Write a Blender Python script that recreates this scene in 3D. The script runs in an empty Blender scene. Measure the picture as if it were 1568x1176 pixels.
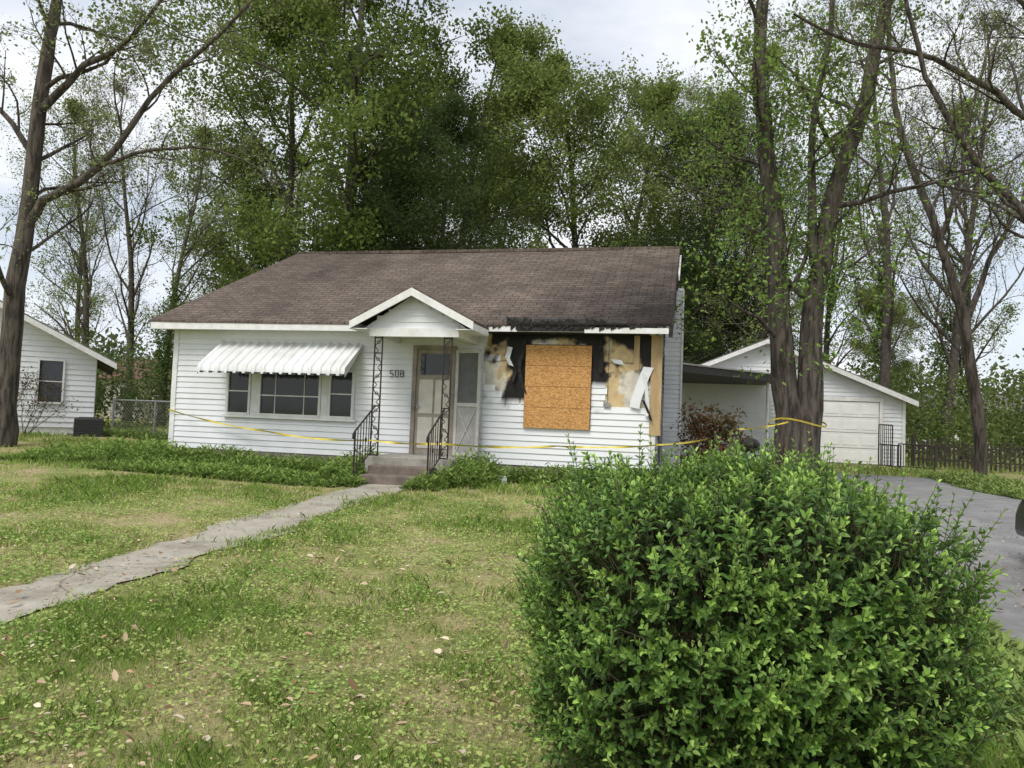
import bpy, math, random
import numpy as np
from mathutils import Vector, Matrix, noise as mn
random.seed(7); rs=np.random.RandomState(11)
S=bpy.context.scene
YAW=-math.radians(13.3)
# ---------------------------------------------------------------- helpers
def sm(a,b,x):
    t=np.clip((x-a)/(b-a),0,1); return t*t*(3-2*t)
def gh(x,y):
    x=np.asarray(x,float); y=np.asarray(y,float)
    z=0.40*sm(4,13,y)+0.04*np.sin(x*.7+1)*np.cos(y*.55)*sm(2,6,y)*(1-sm(30,60,y))
    z=z+0.25*sm(15,21,y)*(1-sm(-11,-8,x))
    return z
def g(x,y): return float(gh(x,y))
def empty(name,loc=(0,0,0),rz=0):
    o=bpy.data.objects.new(name,None); o.location=loc; o.rotation_euler=(0,0,rz); S.collection.objects.link(o); return o
def link(name,me,parent=None,mat=None,smooth=False):
    o=bpy.data.objects.new(name,me); S.collection.objects.link(o)
    if parent: o.parent=parent
    if mat is not None and len(me.materials)==0: me.materials.append(mat)
    if smooth: me.polygons.foreach_set('use_smooth',[True]*len(me.polygons))
    return o
def fast_mesh(name,V,F,C=None):
    V=np.asarray(V,np.float32).reshape(-1,3); F=np.asarray(F,np.int32); k=F.shape[1]
    me=bpy.data.meshes.new(name)
    me.vertices.add(len(V)); me.vertices.foreach_set('co',V.ravel())
    me.loops.add(F.size); me.loops.foreach_set('vertex_index',F.ravel())
    me.polygons.add(len(F)); me.polygons.foreach_set('loop_start',np.arange(len(F),dtype=np.int32)*k)
    me.polygons.foreach_set('loop_total',np.full(len(F),k,np.int32))
    me.update(calc_edges=True)
    if C is not None:
        C=np.asarray(C,np.float32)
        ca=me.color_attributes.new(name='Col',type='FLOAT_COLOR',domain='POINT')
        ca.data.foreach_set('color',np.concatenate([C,np.ones((len(C),1),np.float32)],1).ravel())
    return me
class MB:
    def __init__(s): s.v=[]; s.f=[]
    def quad(s,*p):
        n=len(s.v); s.v+= [tuple(q) for q in p]; s.f.append(tuple(range(n,n+len(p))))
    def box(s,x0,x1,y0,y1,z0,z1):
        n=len(s.v)
        s.v+=[(x0,y0,z0),(x1,y0,z0),(x1,y1,z0),(x0,y1,z0),(x0,y0,z1),(x1,y0,z1),(x1,y1,z1),(x0,y1,z1)]
        s.f+=[tuple(n+i for i in q) for q in ((0,3,2,1),(4,5,6,7),(0,1,5,4),(1,2,6,5),(2,3,7,6),(3,0,4,7))]
    def prism(s,bot,top):
        n=len(s.v); k=len(bot); s.v+=[tuple(q) for q in bot]+[tuple(q) for q in top]
        s.f.append(tuple(n+i for i in reversed(range(k)))); s.f.append(tuple(n+k+i for i in range(k)))
        for i in range(k):
            j=(i+1)%k; s.f.append((n+i,n+j,n+k+j,n+k+i))
    def bar(s,a,b,r,r2=None,sides=6):
        a=Vector(a);b=Vector(b); d=(b-a).normalized(); u=d.orthogonal().normalized(); w=d.cross(u); n=len(s.v)
        r2=r if r2 is None else r2
        for p,rr in ((a,r),(b,r2)):
            for i in range(sides):
                t=2*math.pi*i/sides; s.v.append(tuple(p+u*math.cos(t)*rr+w*math.sin(t)*rr))
        for i in range(sides):
            j=(i+1)%sides; s.f.append((n+i,n+j,n+sides+j,n+sides+i))
        s.f.append(tuple(n+i for i in reversed(range(sides)))); s.f.append(tuple(n+sides+i for i in range(sides)))
    def path(s,pts,r,sides=6):
        for a,b in zip(pts[:-1],pts[1:]): s.bar(a,b,r,sides=sides)
    def obj(s,name,mat,parent=None,bevel=0):
        me=bpy.data.meshes.new(name); me.from_pydata(s.v,[],s.f); me.update()
        o=link(name,me,parent,mat)
        if bevel:
            m=o.modifiers.new('b','BEVEL'); m.width=bevel; m.segments=2; m.limit_method='ANGLE'
        return o
# ---------------------------------------------------------------- materials
def nodes(name):
    m=bpy.data.materials.new(name); m.use_nodes=True; nt=m.node_tree; return m,nt,nt.nodes,nt.links,nt.nodes['Principled BSDF']
def ramp(N,stops):
    r=N.new('ShaderNodeValToRGB'); e=r.color_ramp.elements
    while len(e)<len(stops): e.new(.5)
    for el,(p,c) in zip(e,stops): el.position=p; el.color=(*c,1)
    return r
def surf(name,c1,c2=None,scale=6,rough=.7,bump=.0,bscale=60,metal=0,stretch=(1,1,1),detail=6,spec=.4,lo=.35,hi=.65,bd=.02):
    m,nt,N,L,B=nodes(name)
    c2=c2 or tuple(x*.75 for x in c1)
    tc=N.new('ShaderNodeTexCoord'); mp=N.new('ShaderNodeMapping'); mp.inputs['Scale'].default_value=stretch
    L.new(tc.outputs['Object'],mp.inputs[0])
    n=N.new('ShaderNodeTexNoise'); n.inputs['Scale'].default_value=scale; n.inputs['Detail'].default_value=detail; n.inputs['Roughness'].default_value=.65
    L.new(mp.outputs[0],n.inputs['Vector']); r=ramp(N,[(lo,c1),(hi,c2)]); L.new(n.outputs['Fac'],r.inputs[0]); L.new(r.outputs[0],B.inputs['Base Color'])
    B.inputs['Roughness'].default_value=rough; B.inputs['Metallic'].default_value=metal; B.inputs['Specular IOR Level'].default_value=spec
    if bump:
        n2=N.new('ShaderNodeTexNoise'); n2.inputs['Scale'].default_value=bscale; n2.inputs['Detail'].default_value=4; L.new(mp.outputs[0],n2.inputs['Vector'])
        b=N.new('ShaderNodeBump'); b.inputs['Strength'].default_value=bump; b.inputs['Distance'].default_value=bd
        L.new(n2.outputs['Fac'],b.inputs['Height']); L.new(b.outputs[0],B.inputs['Normal'])
    return m
def colmat(name,rough=.6,transl=.0,spec=.3,simple=False):
    m,nt,N,L,B=nodes(name)
    a=N.new('ShaderNodeAttribute'); a.attribute_name='Col'
    sh=B
    if simple:
        N.remove(B); sh=N.new('ShaderNodeBsdfDiffuse'); L.new(a.outputs['Color'],sh.inputs['Color'])
        L.new(sh.outputs[0],N['Material Output'].inputs[0])
    else:
        B.inputs['Roughness'].default_value=rough; B.inputs['Specular IOR Level'].default_value=spec
        L.new(a.outputs['Color'],B.inputs['Base Color'])
    if transl:
        t=N.new('ShaderNodeBsdfTranslucent'); L.new(a.outputs['Color'],t.inputs['Color'])
        mx=N.new('ShaderNodeMixShader'); mx.inputs[0].default_value=transl
        L.new(sh.outputs[0],mx.inputs[1]); L.new(t.outputs[0],mx.inputs[2]); L.new(mx.outputs[0],N['Material Output'].inputs[0])
    return m
M_leaf=colmat('leaf',transl=.38,simple=True); M_bushleaf=colmat('shrub_leaf',.40,.30,.35); M_grass=colmat('grass_blade',transl=.3,simple=True); M_vc=colmat('weathered_boards',.6)
M_dead=colmat('dead_leaf',transl=.1,simple=True)
M_white=surf('white_vinyl',(.75,.76,.775),(.66,.67,.685),1.3,.45,.1,30)
M_trim=surf('white_trim',(.77,.77,.76),(.63,.62,.59),5,.5,.1,40)
M_iron=surf('wrought_iron',(.015,.015,.015),(.04,.028,.024),20,.5)
M_conc=surf('concrete',(.36,.34,.30),(.24,.22,.19),5,.9,.5,80)
M_bark=surf('bark',(.12,.10,.082),(.030,.024,.019),11,.95,1.0,14,stretch=(1,1,.16),lo=.40,hi=.60,bd=.05)
M_bark2=surf('bark_far',(.105,.09,.077),(.055,.045,.038),9,.95)
M_osb=surf('osb_board',(.62,.34,.12),(.34,.16,.05),26,.75,.2,60,stretch=(1,1,1.8),lo=.40,hi=.62,detail=3)
M_glass=surf('window_glass',(.018,.022,.025),(.035,.04,.045),2,.06,spec=.5)
M_dark=surf('dark_interior',(.015,.014,.013),(.03,.028,.025),4,.9)
M_galv=surf('galvanised',(.35,.36,.36),(.25,.25,.25),10,.45,metal=.6)
M_tape=surf('caution_tape',(.70,.57,.08),(.55,.42,.05),8,.4)
M_wood=surf('old_wood',(.09,.07,.055),(.04,.032,.026),8,.9,.4,40)
M_char=surf('charred',(.010,.009,.009),(.04,.036,.032),14,.9,.5,40)
def shingles(name,c1,c2,soot=False):
    m,nt,N,L,B=nodes(name)
    tc=N.new('ShaderNodeTexCoord'); mp=N.new('ShaderNodeMapping'); mp.inputs['Scale'].default_value=(1,1.13,0); L.new(tc.outputs['Object'],mp.inputs[0])
    b=N.new('ShaderNodeTexBrick'); b.inputs['Scale'].default_value=1; b.inputs['Brick Width'].default_value=.30; b.inputs['Row Height'].default_value=.14
    b.inputs['Mortar Size'].default_value=.010; b.inputs['Mortar Smooth'].default_value=.3; b.inputs['Color1'].default_value=(*c1,1); b.inputs['Color2'].default_value=(*c2,1); b.inputs['Mortar'].default_value=(*[x*.5 for x in c2],1)
    L.new(mp.outputs[0],b.inputs['Vector'])
    n=N.new('ShaderNodeTexNoise'); n.inputs['Scale'].default_value=.9; n.inputs['Detail'].default_value=7; n.inputs['Roughness'].default_value=.7
    mp2=N.new('ShaderNodeMapping'); mp2.inputs['Scale'].default_value=(1,.45,1); L.new(tc.outputs['Object'],mp2.inputs[0]); L.new(mp2.outputs[0],n.inputs['Vector'])
    r=ramp(N,[(.3,(.62,.6,.6)),(.55,(1,1,1)),(.75,(1.25,1.2,1.15))]); L.new(n.outputs['Fac'],r.inputs[0])
    mx=N.new('ShaderNodeMix'); mx.data_type='RGBA'; mx.blend_type='MULTIPLY'; mx.inputs[0].default_value=1
    L.new(b.outputs['Color'],mx.inputs[6]); L.new(r.outputs[0],mx.inputs[7]); out=mx.outputs[2]
    n3=N.new('ShaderNodeTexNoise'); n3.inputs['Scale'].default_value=22; L.new(tc.outputs['Object'],n3.inputs['Vector'])
    r3=ramp(N,[(.3,(.65,.65,.65)),(.7,(1.3,1.3,1.3))]); L.new(n3.outputs['Fac'],r3.inputs[0])
    m3=N.new('ShaderNodeMix'); m3.data_type='RGBA'; m3.blend_type='MULTIPLY'; m3.inputs[0].default_value=1; L.new(out,m3.inputs[6]); L.new(r3.outputs[0],m3.inputs[7]); out=m3.outputs[2]
    if soot:
        sp=N.new('ShaderNodeSeparateXYZ'); L.new(tc.outputs['Object'],sp.inputs[0])
        a=N.new('ShaderNodeMapRange'); a.inputs[1].default_value=6.2; a.inputs[2].default_value=10.3; L.new(sp.outputs[0],a.inputs[0])
        c=N.new('ShaderNodeMapRange'); c.inputs[1].default_value=4.8; c.inputs[2].default_value=-.4; L.new(sp.outputs[1],c.inputs[0])
        mu=N.new('ShaderNodeMath'); mu.operation='MULTIPLY'; L.new(a.outputs[0],mu.inputs[0]); L.new(c.outputs[0],mu.inputs[1])
        n4=N.new('ShaderNodeTexNoise'); n4.inputs['Scale'].default_value=2.4; n4.inputs['Detail'].default_value=8; L.new(tc.outputs['Object'],n4.inputs['Vector'])
        s2=N.new('ShaderNodeMath'); s2.operation='SUBTRACT'; L.new(n4.outputs['Fac'],s2.inputs[0]); s2.inputs[1].default_value=.60
        ad=N.new('ShaderNodeMath'); ad.operation='MULTIPLY_ADD'; L.new(mu.outputs[0],ad.inputs[0]); ad.inputs[1].default_value=1.35; L.new(s2.outputs[0],ad.inputs[2]); ad.use_clamp=True
        m4=N.new('ShaderNodeMix'); m4.data_type='RGBA'; m4.blend_type='MULTIPLY'; L.new(ad.outputs[0],m4.inputs[0]); L.new(out,m4.inputs[6]); m4.inputs[7].default_value=(.22,.22,.23,1); out=m4.outputs[2]
    L.new(out,B.inputs['Base Color']); B.inputs['Roughness'].default_value=.95; B.inputs['Specular IOR Level'].default_value=.2
    bp=N.new('ShaderNodeBump'); bp.inputs['Strength'].default_value=.6; bp.inputs['Distance'].default_value=.02; L.new(b.outputs['Fac'],bp.inputs['Height']); bp.invert=True; L.new(bp.outputs[0],B.inputs['Normal'])
    return m
M_roof=shingles('roof_shingles',(.150,.120,.098),(.108,.086,.072),True)
M_roof2=shingles('roof_shingles_gray',(.20,.19,.175),(.15,.14,.13))
# ---------------------------------------------------------------- world / light / camera
w=bpy.data.worlds.new('World'); S.world=w; w.use_nodes=True; N=w.node_tree.nodes; L=w.node_tree.links; bg=N['Background']
SUN_EL=math.radians(56); SUN_AZ=math.radians(212)
sky=N.new('ShaderNodeTexSky'); sky.sky_type='NISHITA'; sky.sun_disc=False; sky.sun_elevation=SUN_EL; sky.sun_rotation=SUN_AZ; sky.air_density=1.0; sky.dust_density=1.5
tc=N.new('ShaderNodeTexCoord'); mp=N.new('ShaderNodeMapping'); mp.inputs['Scale'].default_value=(1,1,2.6); L.new(tc.outputs['Generated'],mp.inputs[0])
n=N.new('ShaderNodeTexNoise'); n.inputs['Scale'].default_value=2.6; n.inputs['Detail'].default_value=5; n.inputs['Roughness'].default_value=.55; L.new(mp.outputs[0],n.inputs['Vector'])
r=ramp(N,[(.36,(.6,.6,.6)),(.60,(1,1,1))]); L.new(n.outputs['Fac'],r.inputs[0])
n2=N.new('ShaderNodeTexNoise'); n2.inputs['Scale'].default_value=5; n2.inputs['Detail'].default_value=4; L.new(mp.outputs[0],n2.inputs['Vector'])
r2=ramp(N,[(.3,(6.4,6.8,7.5)),(.65,(7.6,7.8,8.1))]); L.new(n2.outputs['Fac'],r2.inputs[0])
mx=N.new('ShaderNodeMix'); mx.data_type='RGBA'; L.new(r.outputs[0],mx.inputs[0]); L.new(sky.outputs[0],mx.inputs[6]); L.new(r2.outputs[0],mx.inputs[7])
L.new(mx.outputs[2],bg.inputs[0]); bg.inputs[1].default_value=.140
sd=bpy.data.lights.new('sun','SUN'); sd.energy=3.0; sd.angle=math.radians(28); sd.color=(1,.965,.91)
so=bpy.data.objects.new('sun',sd); S.collection.objects.link(so)
dirv=Vector((math.sin(SUN_AZ)*math.cos(SUN_EL),math.cos(SUN_AZ)*math.cos(SUN_EL),math.sin(SUN_EL)))
so.rotation_euler=dirv.to_track_quat('Z','Y').to_euler(); so.location=(-10,-10,20)
cd=bpy.data.cameras.new('camera'); cd.sensor_width=36; cd.lens=36*1141/1568; cd.clip_end=2000; cd.clip_start=.05
co=bpy.data.objects.new('camera',cd); S.collection.objects.link(co); S.camera=co
co.matrix_world=Matrix.Translation((0,0,1.6))@Matrix.Rotation(math.radians(92.6),4,'X')@Matrix.Rotation(math.radians(2.2),4,'Z')
S.view_settings.view_transform='Standard'; S.view_settings.look='None'; S.view_settings.exposure=0
# ---------------------------------------------------------------- ground
def axis(lo,hi,step,far):
    a=list(np.arange(lo,hi+1e-6,step)); s=step; x=hi
    while x<far: s*=1.4; x+=s; a.append(x)
    s=step; x=lo
    while x>-far: s*=1.4; x-=s; a.insert(0,x)
    return np.array(a)
ax=axis(-24,24,.5,600); ay=axis(-4,34,.5,600)
X,Y=np.meshgrid(ax,ay); V=np.stack([X,Y,gh(X,Y)],-1).reshape(-1,3); nx=len(ax)
I=(np.arange(len(ay)-1)[:,None]*nx+np.arange(nx-1)[None,:]).ravel()
me=fast_mesh('ground',V,np.stack([I,I+1,I+1+nx,I+nx],1))
m,nt,N,L,B=nodes('lawn')
tc=N.new('ShaderNodeTexCoord')
def nz(sc,det=6,ro=.6):
    q=N.new('ShaderNodeTexNoise'); q.inputs['Scale'].default_value=sc; q.inputs['Detail'].default_value=det; q.inputs['Roughness'].default_value=ro; L.new(tc.outputs['Object'],q.inputs['Vector']); return q
a=nz(1.6,7,.68); ra=ramp(N,[(.32,(.16,.22,.06)),(.46,(.26,.28,.10)),(.56,(.36,.32,.16)),(.7,(.42,.34,.21))]); L.new(a.outputs['Fac'],ra.inputs[0])
b=nz(34,5,.75); rb=ramp(N,[(.3,(.35,.35,.35)),(.5,(.95,.95,.95)),(.7,(1.5,1.45,1.35))]); L.new(b.outputs['Fac'],rb.inputs[0])
mx=N.new('ShaderNodeMix'); mx.data_type='RGBA'; mx.blend_type='MULTIPLY'; mx.inputs[0].default_value=1; L.new(ra.outputs[0],mx.inputs[6]); L.new(rb.outputs[0],mx.inputs[7])
L.new(mx.outputs[2],B.inputs['Base Color']); B.inputs['Roughness'].default_value=.95; B.inputs['Specular IOR Level'].default_value=.1
bp=N.new('ShaderNodeBump'); bp.inputs['Strength'].default_value=.8; bp.inputs['Distance'].default_value=.04; L.new(b.outputs['Fac'],bp.inputs['Height']); L.new(bp.outputs[0],B.inputs['Normal'])
link('ground',me,None,m,True)
CU,SU=math.cos(YAW),math.sin(YAW)
def hw(u,v,o=(-7.15,15.8)): return (o[0]+u*CU-v*SU, o[1]+u*SU+v*CU)
def to_uv(x,y,o=(-7.15,15.8)):
    dx=x-o[0]; dy=y-o[1]; return dx*CU+dy*SU, -dx*SU+dy*CU
def strip(name,u0,u1,v0,v1,mat,lift,step=.25,jit=.03,seed=0,across=6):
    vs=np.arange(v0,v1+1e-6,step); V=[];F=[]
    for i,v in enumerate(vs):
        a=u0+mn.noise(Vector((v*1.3,seed,.3)))*jit*2+mn.noise(Vector((v*5,seed,3.3)))*jit; b=u1+mn.noise(Vector((v*1.3,seed+9,.3)))*jit*2+mn.noise(Vector((v*5,seed+4,3.3)))*jit
        for k in range(across+1):
            x,y=hw(a+(b-a)*k/across,v); V.append((x,y,g(x,y)+lift))
    n=across+1
    for i in range(len(vs)-1):
        for k in range(across): F.append((i*n+k,i*n+k+1,(i+1)*n+k+1,(i+1)*n+k))
    return link(name,fast_mesh(name,V,F),None,mat,True)
def conc_mat():
    m,nt,N,L,B=nodes('path_concrete'); tc=N.new('ShaderNodeTexCoord')
    q=N.new('ShaderNodeTexNoise'); q.inputs['Scale'].default_value=2.6; q.inputs['Detail'].default_value=9; q.inputs['Roughness'].default_value=.72; L.new(tc.outputs['Object'],q.inputs[0])
    r=ramp(N,[(.3,(.17,.15,.115)),(.48,(.29,.265,.215)),(.7,(.38,.355,.30))]); L.new(q.outputs['Fac'],r.inputs[0])
    v=N.new('ShaderNodeTexVoronoi'); v.feature='DISTANCE_TO_EDGE'; v.inputs['Scale'].default_value=.55
    q2=N.new('ShaderNodeTexNoise'); q2.inputs['Scale'].default_value=3; L.new(tc.outputs['Object'],q2.inputs[0])
    ad=N.new('ShaderNodeVectorMath'); ad.operation='MULTIPLY_ADD'; L.new(q2.outputs['Color'],ad.inputs[0]); ad.inputs[1].default_value=(.4,.4,0); L.new(tc.outputs['Object'],ad.inputs[2]); L.new(ad.outputs[0],v.inputs['Vector'])
    rv=ramp(N,[(.0,(.45,.41,.33)),(.006,(1,1,1))]); L.new(v.outputs['Distance'],rv.inputs[0])
    mx=N.new('ShaderNodeMix'); mx.data_type='RGBA'; mx.blend_type='MULTIPLY'; mx.inputs[0].default_value=1; L.new(r.outputs[0],mx.inputs[6]); L.new(rv.outputs[0],mx.inputs[7])
    L.new(mx.outputs[2],B.inputs['Base Color']); B.inputs['Roughness'].default_value=.9
    q3=N.new('ShaderNodeTexNoise'); q3.inputs['Scale'].default_value=60; L.new(tc.outputs['Object'],q3.inputs[0]); bp=N.new('ShaderNodeBump'); bp.inputs['Strength'].default_value=.4; bp.inputs['Distance'].default_value=.01; L.new(q3.outputs['Fac'],bp.inputs['Height']); L.new(bp.outputs[0],B.inputs['Normal'])
    return m
PU0,PU1=5.32,6.16
strip('footpath',PU0,PU1,-18,-1.9,conc_mat(),.016,step=.1,jit=.10,across=6)
M_asph=surf('asphalt',(.25,.245,.24),(.155,.155,.155),2.2,.95,.5,90,detail=9)
DU0,DU1=12.9,17.0
strip('driveway',DU0,DU1,-18,8.3,M_asph,.02,jit=.08,across=12)
strip('driveway_apron',11.2,13.2,1.0,8.3,M_conc,.026,jit=.05)
# ---------------------------------------------------------------- siding generator
def siding(name,x0,x1,z0,z1,parent,mat=None,pitch=.115,clip=None,lip=.02,y=0.0):
    mb=MB(); z=z0; rnd=random.Random(len(name)*7+3)
    while z<z1-1e-4:
        t=min(z+pitch,z1); a,b=(x0,x1)
        if clip: a,b=clip(t,a,b)
        if b-a>.03:
            xs=[a]; q=a+rnd.uniform(1.2,3.6)
            while q<b-.3: xs.append(q); q+=3.66
            xs.append(b)
            for p,q in zip(xs[:-1],xs[1:]):
                j=rnd.uniform(-.003,.003)
                mb.quad((p,y-lip+j,z),(q-.003,y-lip+j,z),(q-.003,y-.004+j*.5,t),(p,y-.004+j*.5,t))
                mb.quad((p,y-.001,z),(q-.003,y-.001,z),(q-.003,y-lip+j,z),(p,y-lip+j,z))
        z+=pitch
    return mb.obj(name,mat or M_white,parent)
# ---------------------------------------------------------------- HOUSE
H=empty('house',(-7.15,15.8,0),YAW)
SB=.72; ST=3.26
siding('siding_front',0,6.78,SB,ST,H)
mb=MB(); mb.box(0.0,10.0,.012,8.4,.30,3.3); mb.obj('wall_core',M_trim,H)
mb=MB(); mb.box(.03,5.0,-.004,.011,.25,SB); mb.box(6.6,9.97,-.004,.011,.25,SB)
def brickmat(name,c1,c2,mc,sc=1):
    m,nt,N,L,B=nodes(name); tc=N.new('ShaderNodeTexCoord'); mp=N.new('ShaderNodeMapping'); mp.inputs['Rotation'].default_value=(math.radians(90),0,0); L.new(tc.outputs['Object'],mp.inputs[0])
    b=N.new('ShaderNodeTexBrick'); b.inputs['Scale'].default_value=sc; b.inputs['Brick Width'].default_value=.4; b.inputs['Row Height'].default_value=.16; b.inputs['Mortar Size'].default_value=.01
    b.inputs['Color1'].default_value=(*c1,1); b.inputs['Color2'].default_value=(*c2,1); b.inputs['Mortar'].default_value=(*mc,1); L.new(mp.outputs[0],b.inputs['Vector']); L.new(b.outputs['Color'],B.inputs['Base Color']); B.inputs['Roughness'].default_value=.9
    return m
mb.obj('foundation',brickmat('block',(.22,.19,.16),(.16,.14,.125),(.10,.09,.08)),H)
mb=MB(); mb.box(-.05,.06,-.035,.08,SB,ST); mb.obj('corner_post',M_trim,H)
def nzz(x,z,s,o=0): return mn.noise(Vector((x*s+o,z*s-o,o*1.7)))
def fbm(x,z,s,o=0): return nzz(x,z,s,o)+.5*nzz(x,z,s*2.1,o+5)+.25*nzz(x,z,s*4.3,o+9)
def inbox(u,z,a,b,c,d): return min(u-a,b-u,z-c,d-z)
def D(u,z):
    j=fbm(u,z,2.6,3)*.26
    v=max(inbox(u,z,6.80,7.75,2.20,2.62), inbox(u,z,6.80,7.75,2.80,3.3), inbox(u,z,7.22,7.9,2.0,3.3), inbox(u,z,7.2,9.4,2.96,3.4),
          inbox(u,z,8.8,10.1,2.35,3.4), inbox(u,z,9.1,9.85,1.9,2.6), inbox(u,z,8.7,9.1,2.25,3.2))
    return v+j*.55+.02
def soot(u,z):
    j=fbm(u,z,2.4,11)+.45*fbm(u,z,8,2)
    wob=.12*nzz(0,z,2.5,5)
    s=max(inbox(u+wob,z,7.26,7.76,1.85,3.5)*4.5, inbox(u+wob,z,8.74,9.14,2.25,3.5)*4.5, inbox(u,z+.15*nzz(u,0,3,8),6.95,10.1,3.03,3.6)*5, inbox(u,z,9.72,10.1,2.4,3.4)*3.5,-.26)
    return max(0,min(1,(s*1.2+j*.8+.17)*2.2))
cell=.03; V=[];F=[];C=[]; z=SB
while z<ST-1e-4:
    t=min(z+.115,ST); u=6.78
    while u<9.93:
        u2=min(u+cell,9.93)
        if D(u+cell/2,z+.05)<0:
            n=len(V); wav=.012*max(0,1+D(u,z)*3)*nzz(u,z,7,4)
            V+=[(u,-.02+wav,z),(u2,-.02+wav,z),(u2,-.003+wav*.3,t),(u,-.003+wav*.3,t)]; F.append((n,n+1,n+2,n+3))
            for (a,b) in ((u,z),(u2,z),(u2,t),(u,t)):
                dd=D(a,b); s=soot(a,b)*(1 if z>1.7 else 0); s=s*max(.0,min(1,1+(dd+.13)*4))
                C.append([.75*(1-s)+.015*s,.76*(1-s)+.014*s,.77*(1-s)+.013*s])
            n=len(V); V+=[(u,-.001,z),(u2,-.001,z),(u2,-.02,z),(u,-.02,z)]; F.append((n,n+1,n+2,n+3)); C+=[[.6,.6,.6]]*4
        u=u2
    z+=.115
link('siding_damaged',fast_mesh('siding_damaged',V,F,C),H,M_vc)
V=[];F=[];C=[]; us=np.arange(6.7,10.001,.02); zs=np.arange(1.6,3.27,.02)
for zz in zs:
    for uu in us:
        s=soot(uu,zz); q=fbm(uu,zz,1.7,21)
        base=np.array((.58,.43,.235)) if q>-.2 else np.array((.62,.57,.48))
        if q>.45: base=np.array((.43,.31,.19))
        if abs((uu-6.7)%1.22-.02)<.018 or abs(zz-2.68)<.012: base=base*.35
        base=base*(1+.25*fbm(uu,zz,9,2))
        C.append(base*(1-s)+np.array((.012,.011,.010))*s); V.append((uu,.004+.004*fbm(uu,zz,6,1),zz))
n=len(us)
for i in range(len(zs)-1):
    for j in range(n-1): F.append((i*n+j,i*n+j+1,(i+1)*n+j+1,(i+1)*n+j))
link('burnt_sheathing',fast_mesh('burnt_sheathing',V,F,np.clip(C,0,1)),H,M_vc)
mb=MB()
for i in range(4):
    a=1.43+i*.39; mb.box(7.61,8.85,-.062,-.03,a,a+.384)
mb.obj('osb_window_board',M_osb,H)
mb=MB(); mb.box(7.60,8.86,-.0295,-.0215,1.43,3.0); mb.box(7.52,7.6,-.03,-.0215,2.7,3.1); mb.obj('burnt_window_frame',M_char,H)
mb=MB(); mb.box(9.93,10.13,-.05,-.03,1.38,3.2); mb.box(9.62,9.72,-.035,-.024,2.55,3.2); mb.obj('corner_board',surf('raw_wood',(.50,.36,.19),(.36,.25,.13),10,.8,stretch=(1,1,.2)),H)
mb=MB(); mb.box(9.93,10.04,-.029,.01,SB,3.2); mb.obj('corner_post_damaged',M_trim,H)
mb=MB()
def droop(pts,wd,off):
    for (a,b) in zip(pts[:-1],pts[1:]):
        mb.quad((a[0],off,a[1]),(a[0]+wd,off-.03,a[1]-.02),(b[0]+wd,off-.03,b[1]-.03),(b[0],off,b[1]))
droop([(9.80,2.62),(9.74,2.48),(9.68,2.30),(9.62,2.12),(9.58,1.98),(9.57,1.88)],.18,-.05)
droop([(9.78,2.5),(9.83,2.2),(9.86,1.9),(9.84,1.75)],.07,-.07)
droop([(7.25,2.95),(7.2,2.75),(7.28,2.60)],.10,-.04)
droop([(9.2,2.75),(9.25,2.68),(9.3,2.66)],.20,-.04)
mb.obj('melted_vinyl',M_white,H)
mb=MB()
droop([(9.78,2.02),(9.84,1.9),(9.90,1.76),(9.93,1.66)],.06,-.09)
droop([(7.0,3.19),(7.3,3.12),(7.5,3.17)],.09,-.06); droop([(7.5,2.9),(7.44,2.6),(7.50,2.3),(7.58,2.08)],.08,-.045); droop([(7.3,2.75),(7.4,2.5),(7.34,2.3),(7.42,2.15)],.05,-.045); droop([(8.95,3.1),(9.0,2.8),(8.98,2.5)],.08,-.045)
mb.obj('charred_strips',M_char,H)
R_=empty('gable_side',(10.0,0,0),math.radians(90)); R_.parent=H
m_side=surf('scorched_siding',(.7,.7,.7),(.03,.028,.026),1.3,.7,lo=.38,hi=.50)
def clipR(z,a,b):
    if z<3.25: return a,b
    h=(z-3.3)/.53; return max(a,h),min(b,8.4-h)
siding('siding_gable_side',0,8.4,SB,5.6,R_,m_side,clip=clipR)
mb=MB(); mb.quad((10.0,.03,3.25),(10.0,8.37,3.25),(10.0,4.2,5.52)); mb.obj('gable_backing',M_char,H)
mb=MB(); mb.quad((.0,.03,3.25),(.0,8.37,3.25),(.5,4.2,5.5)); mb.obj('gable_backing_end',M_white,H)
mb=MB(); mb.box(9.0,10.42,4.9,9.5,.4,4.6); mb.prism([(9.0,4.9,4.6),(10.42,4.9,4.6),(10.42,9.5,4.6),(9.0,9.5,4.6)],[(9.0,5.1,5.0),(10.42,5.1,4.98),(10.42,7.2,5.1),(9.0,7.2,5.1)]); mb.obj('rear_wing',M_white,H)
siding('rear_wing_siding',10.02,10.43,.5,4.9,H,y=4.89)
mb=MB(); mb.box(10.41,10.45,4.84,4.9,.4,4.9); mb.obj('rear_wing_corner',M_trim,H)
mb=MB(); mb.box(10.022,10.06,.5,1.9,1.6,2.6); mb.obj('house_wrap_patch',surf('house_wrap',(.10,.30,.20),(.07,.2,.14),4),H)
sl=.526; EV=-.42; EZ=3.36; RV=4.2; RZt=EZ+sl*(RV-EV)
mb=MB()
fl=(-.36,EV,EZ); fr=(10.28,EV,EZ); rr=(10.32,RV,RZt); rl=(.35,RV,RZt); bl=(-.36,2*RV-EV,EZ); br=(10.28,2*RV-EV,EZ)
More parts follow.
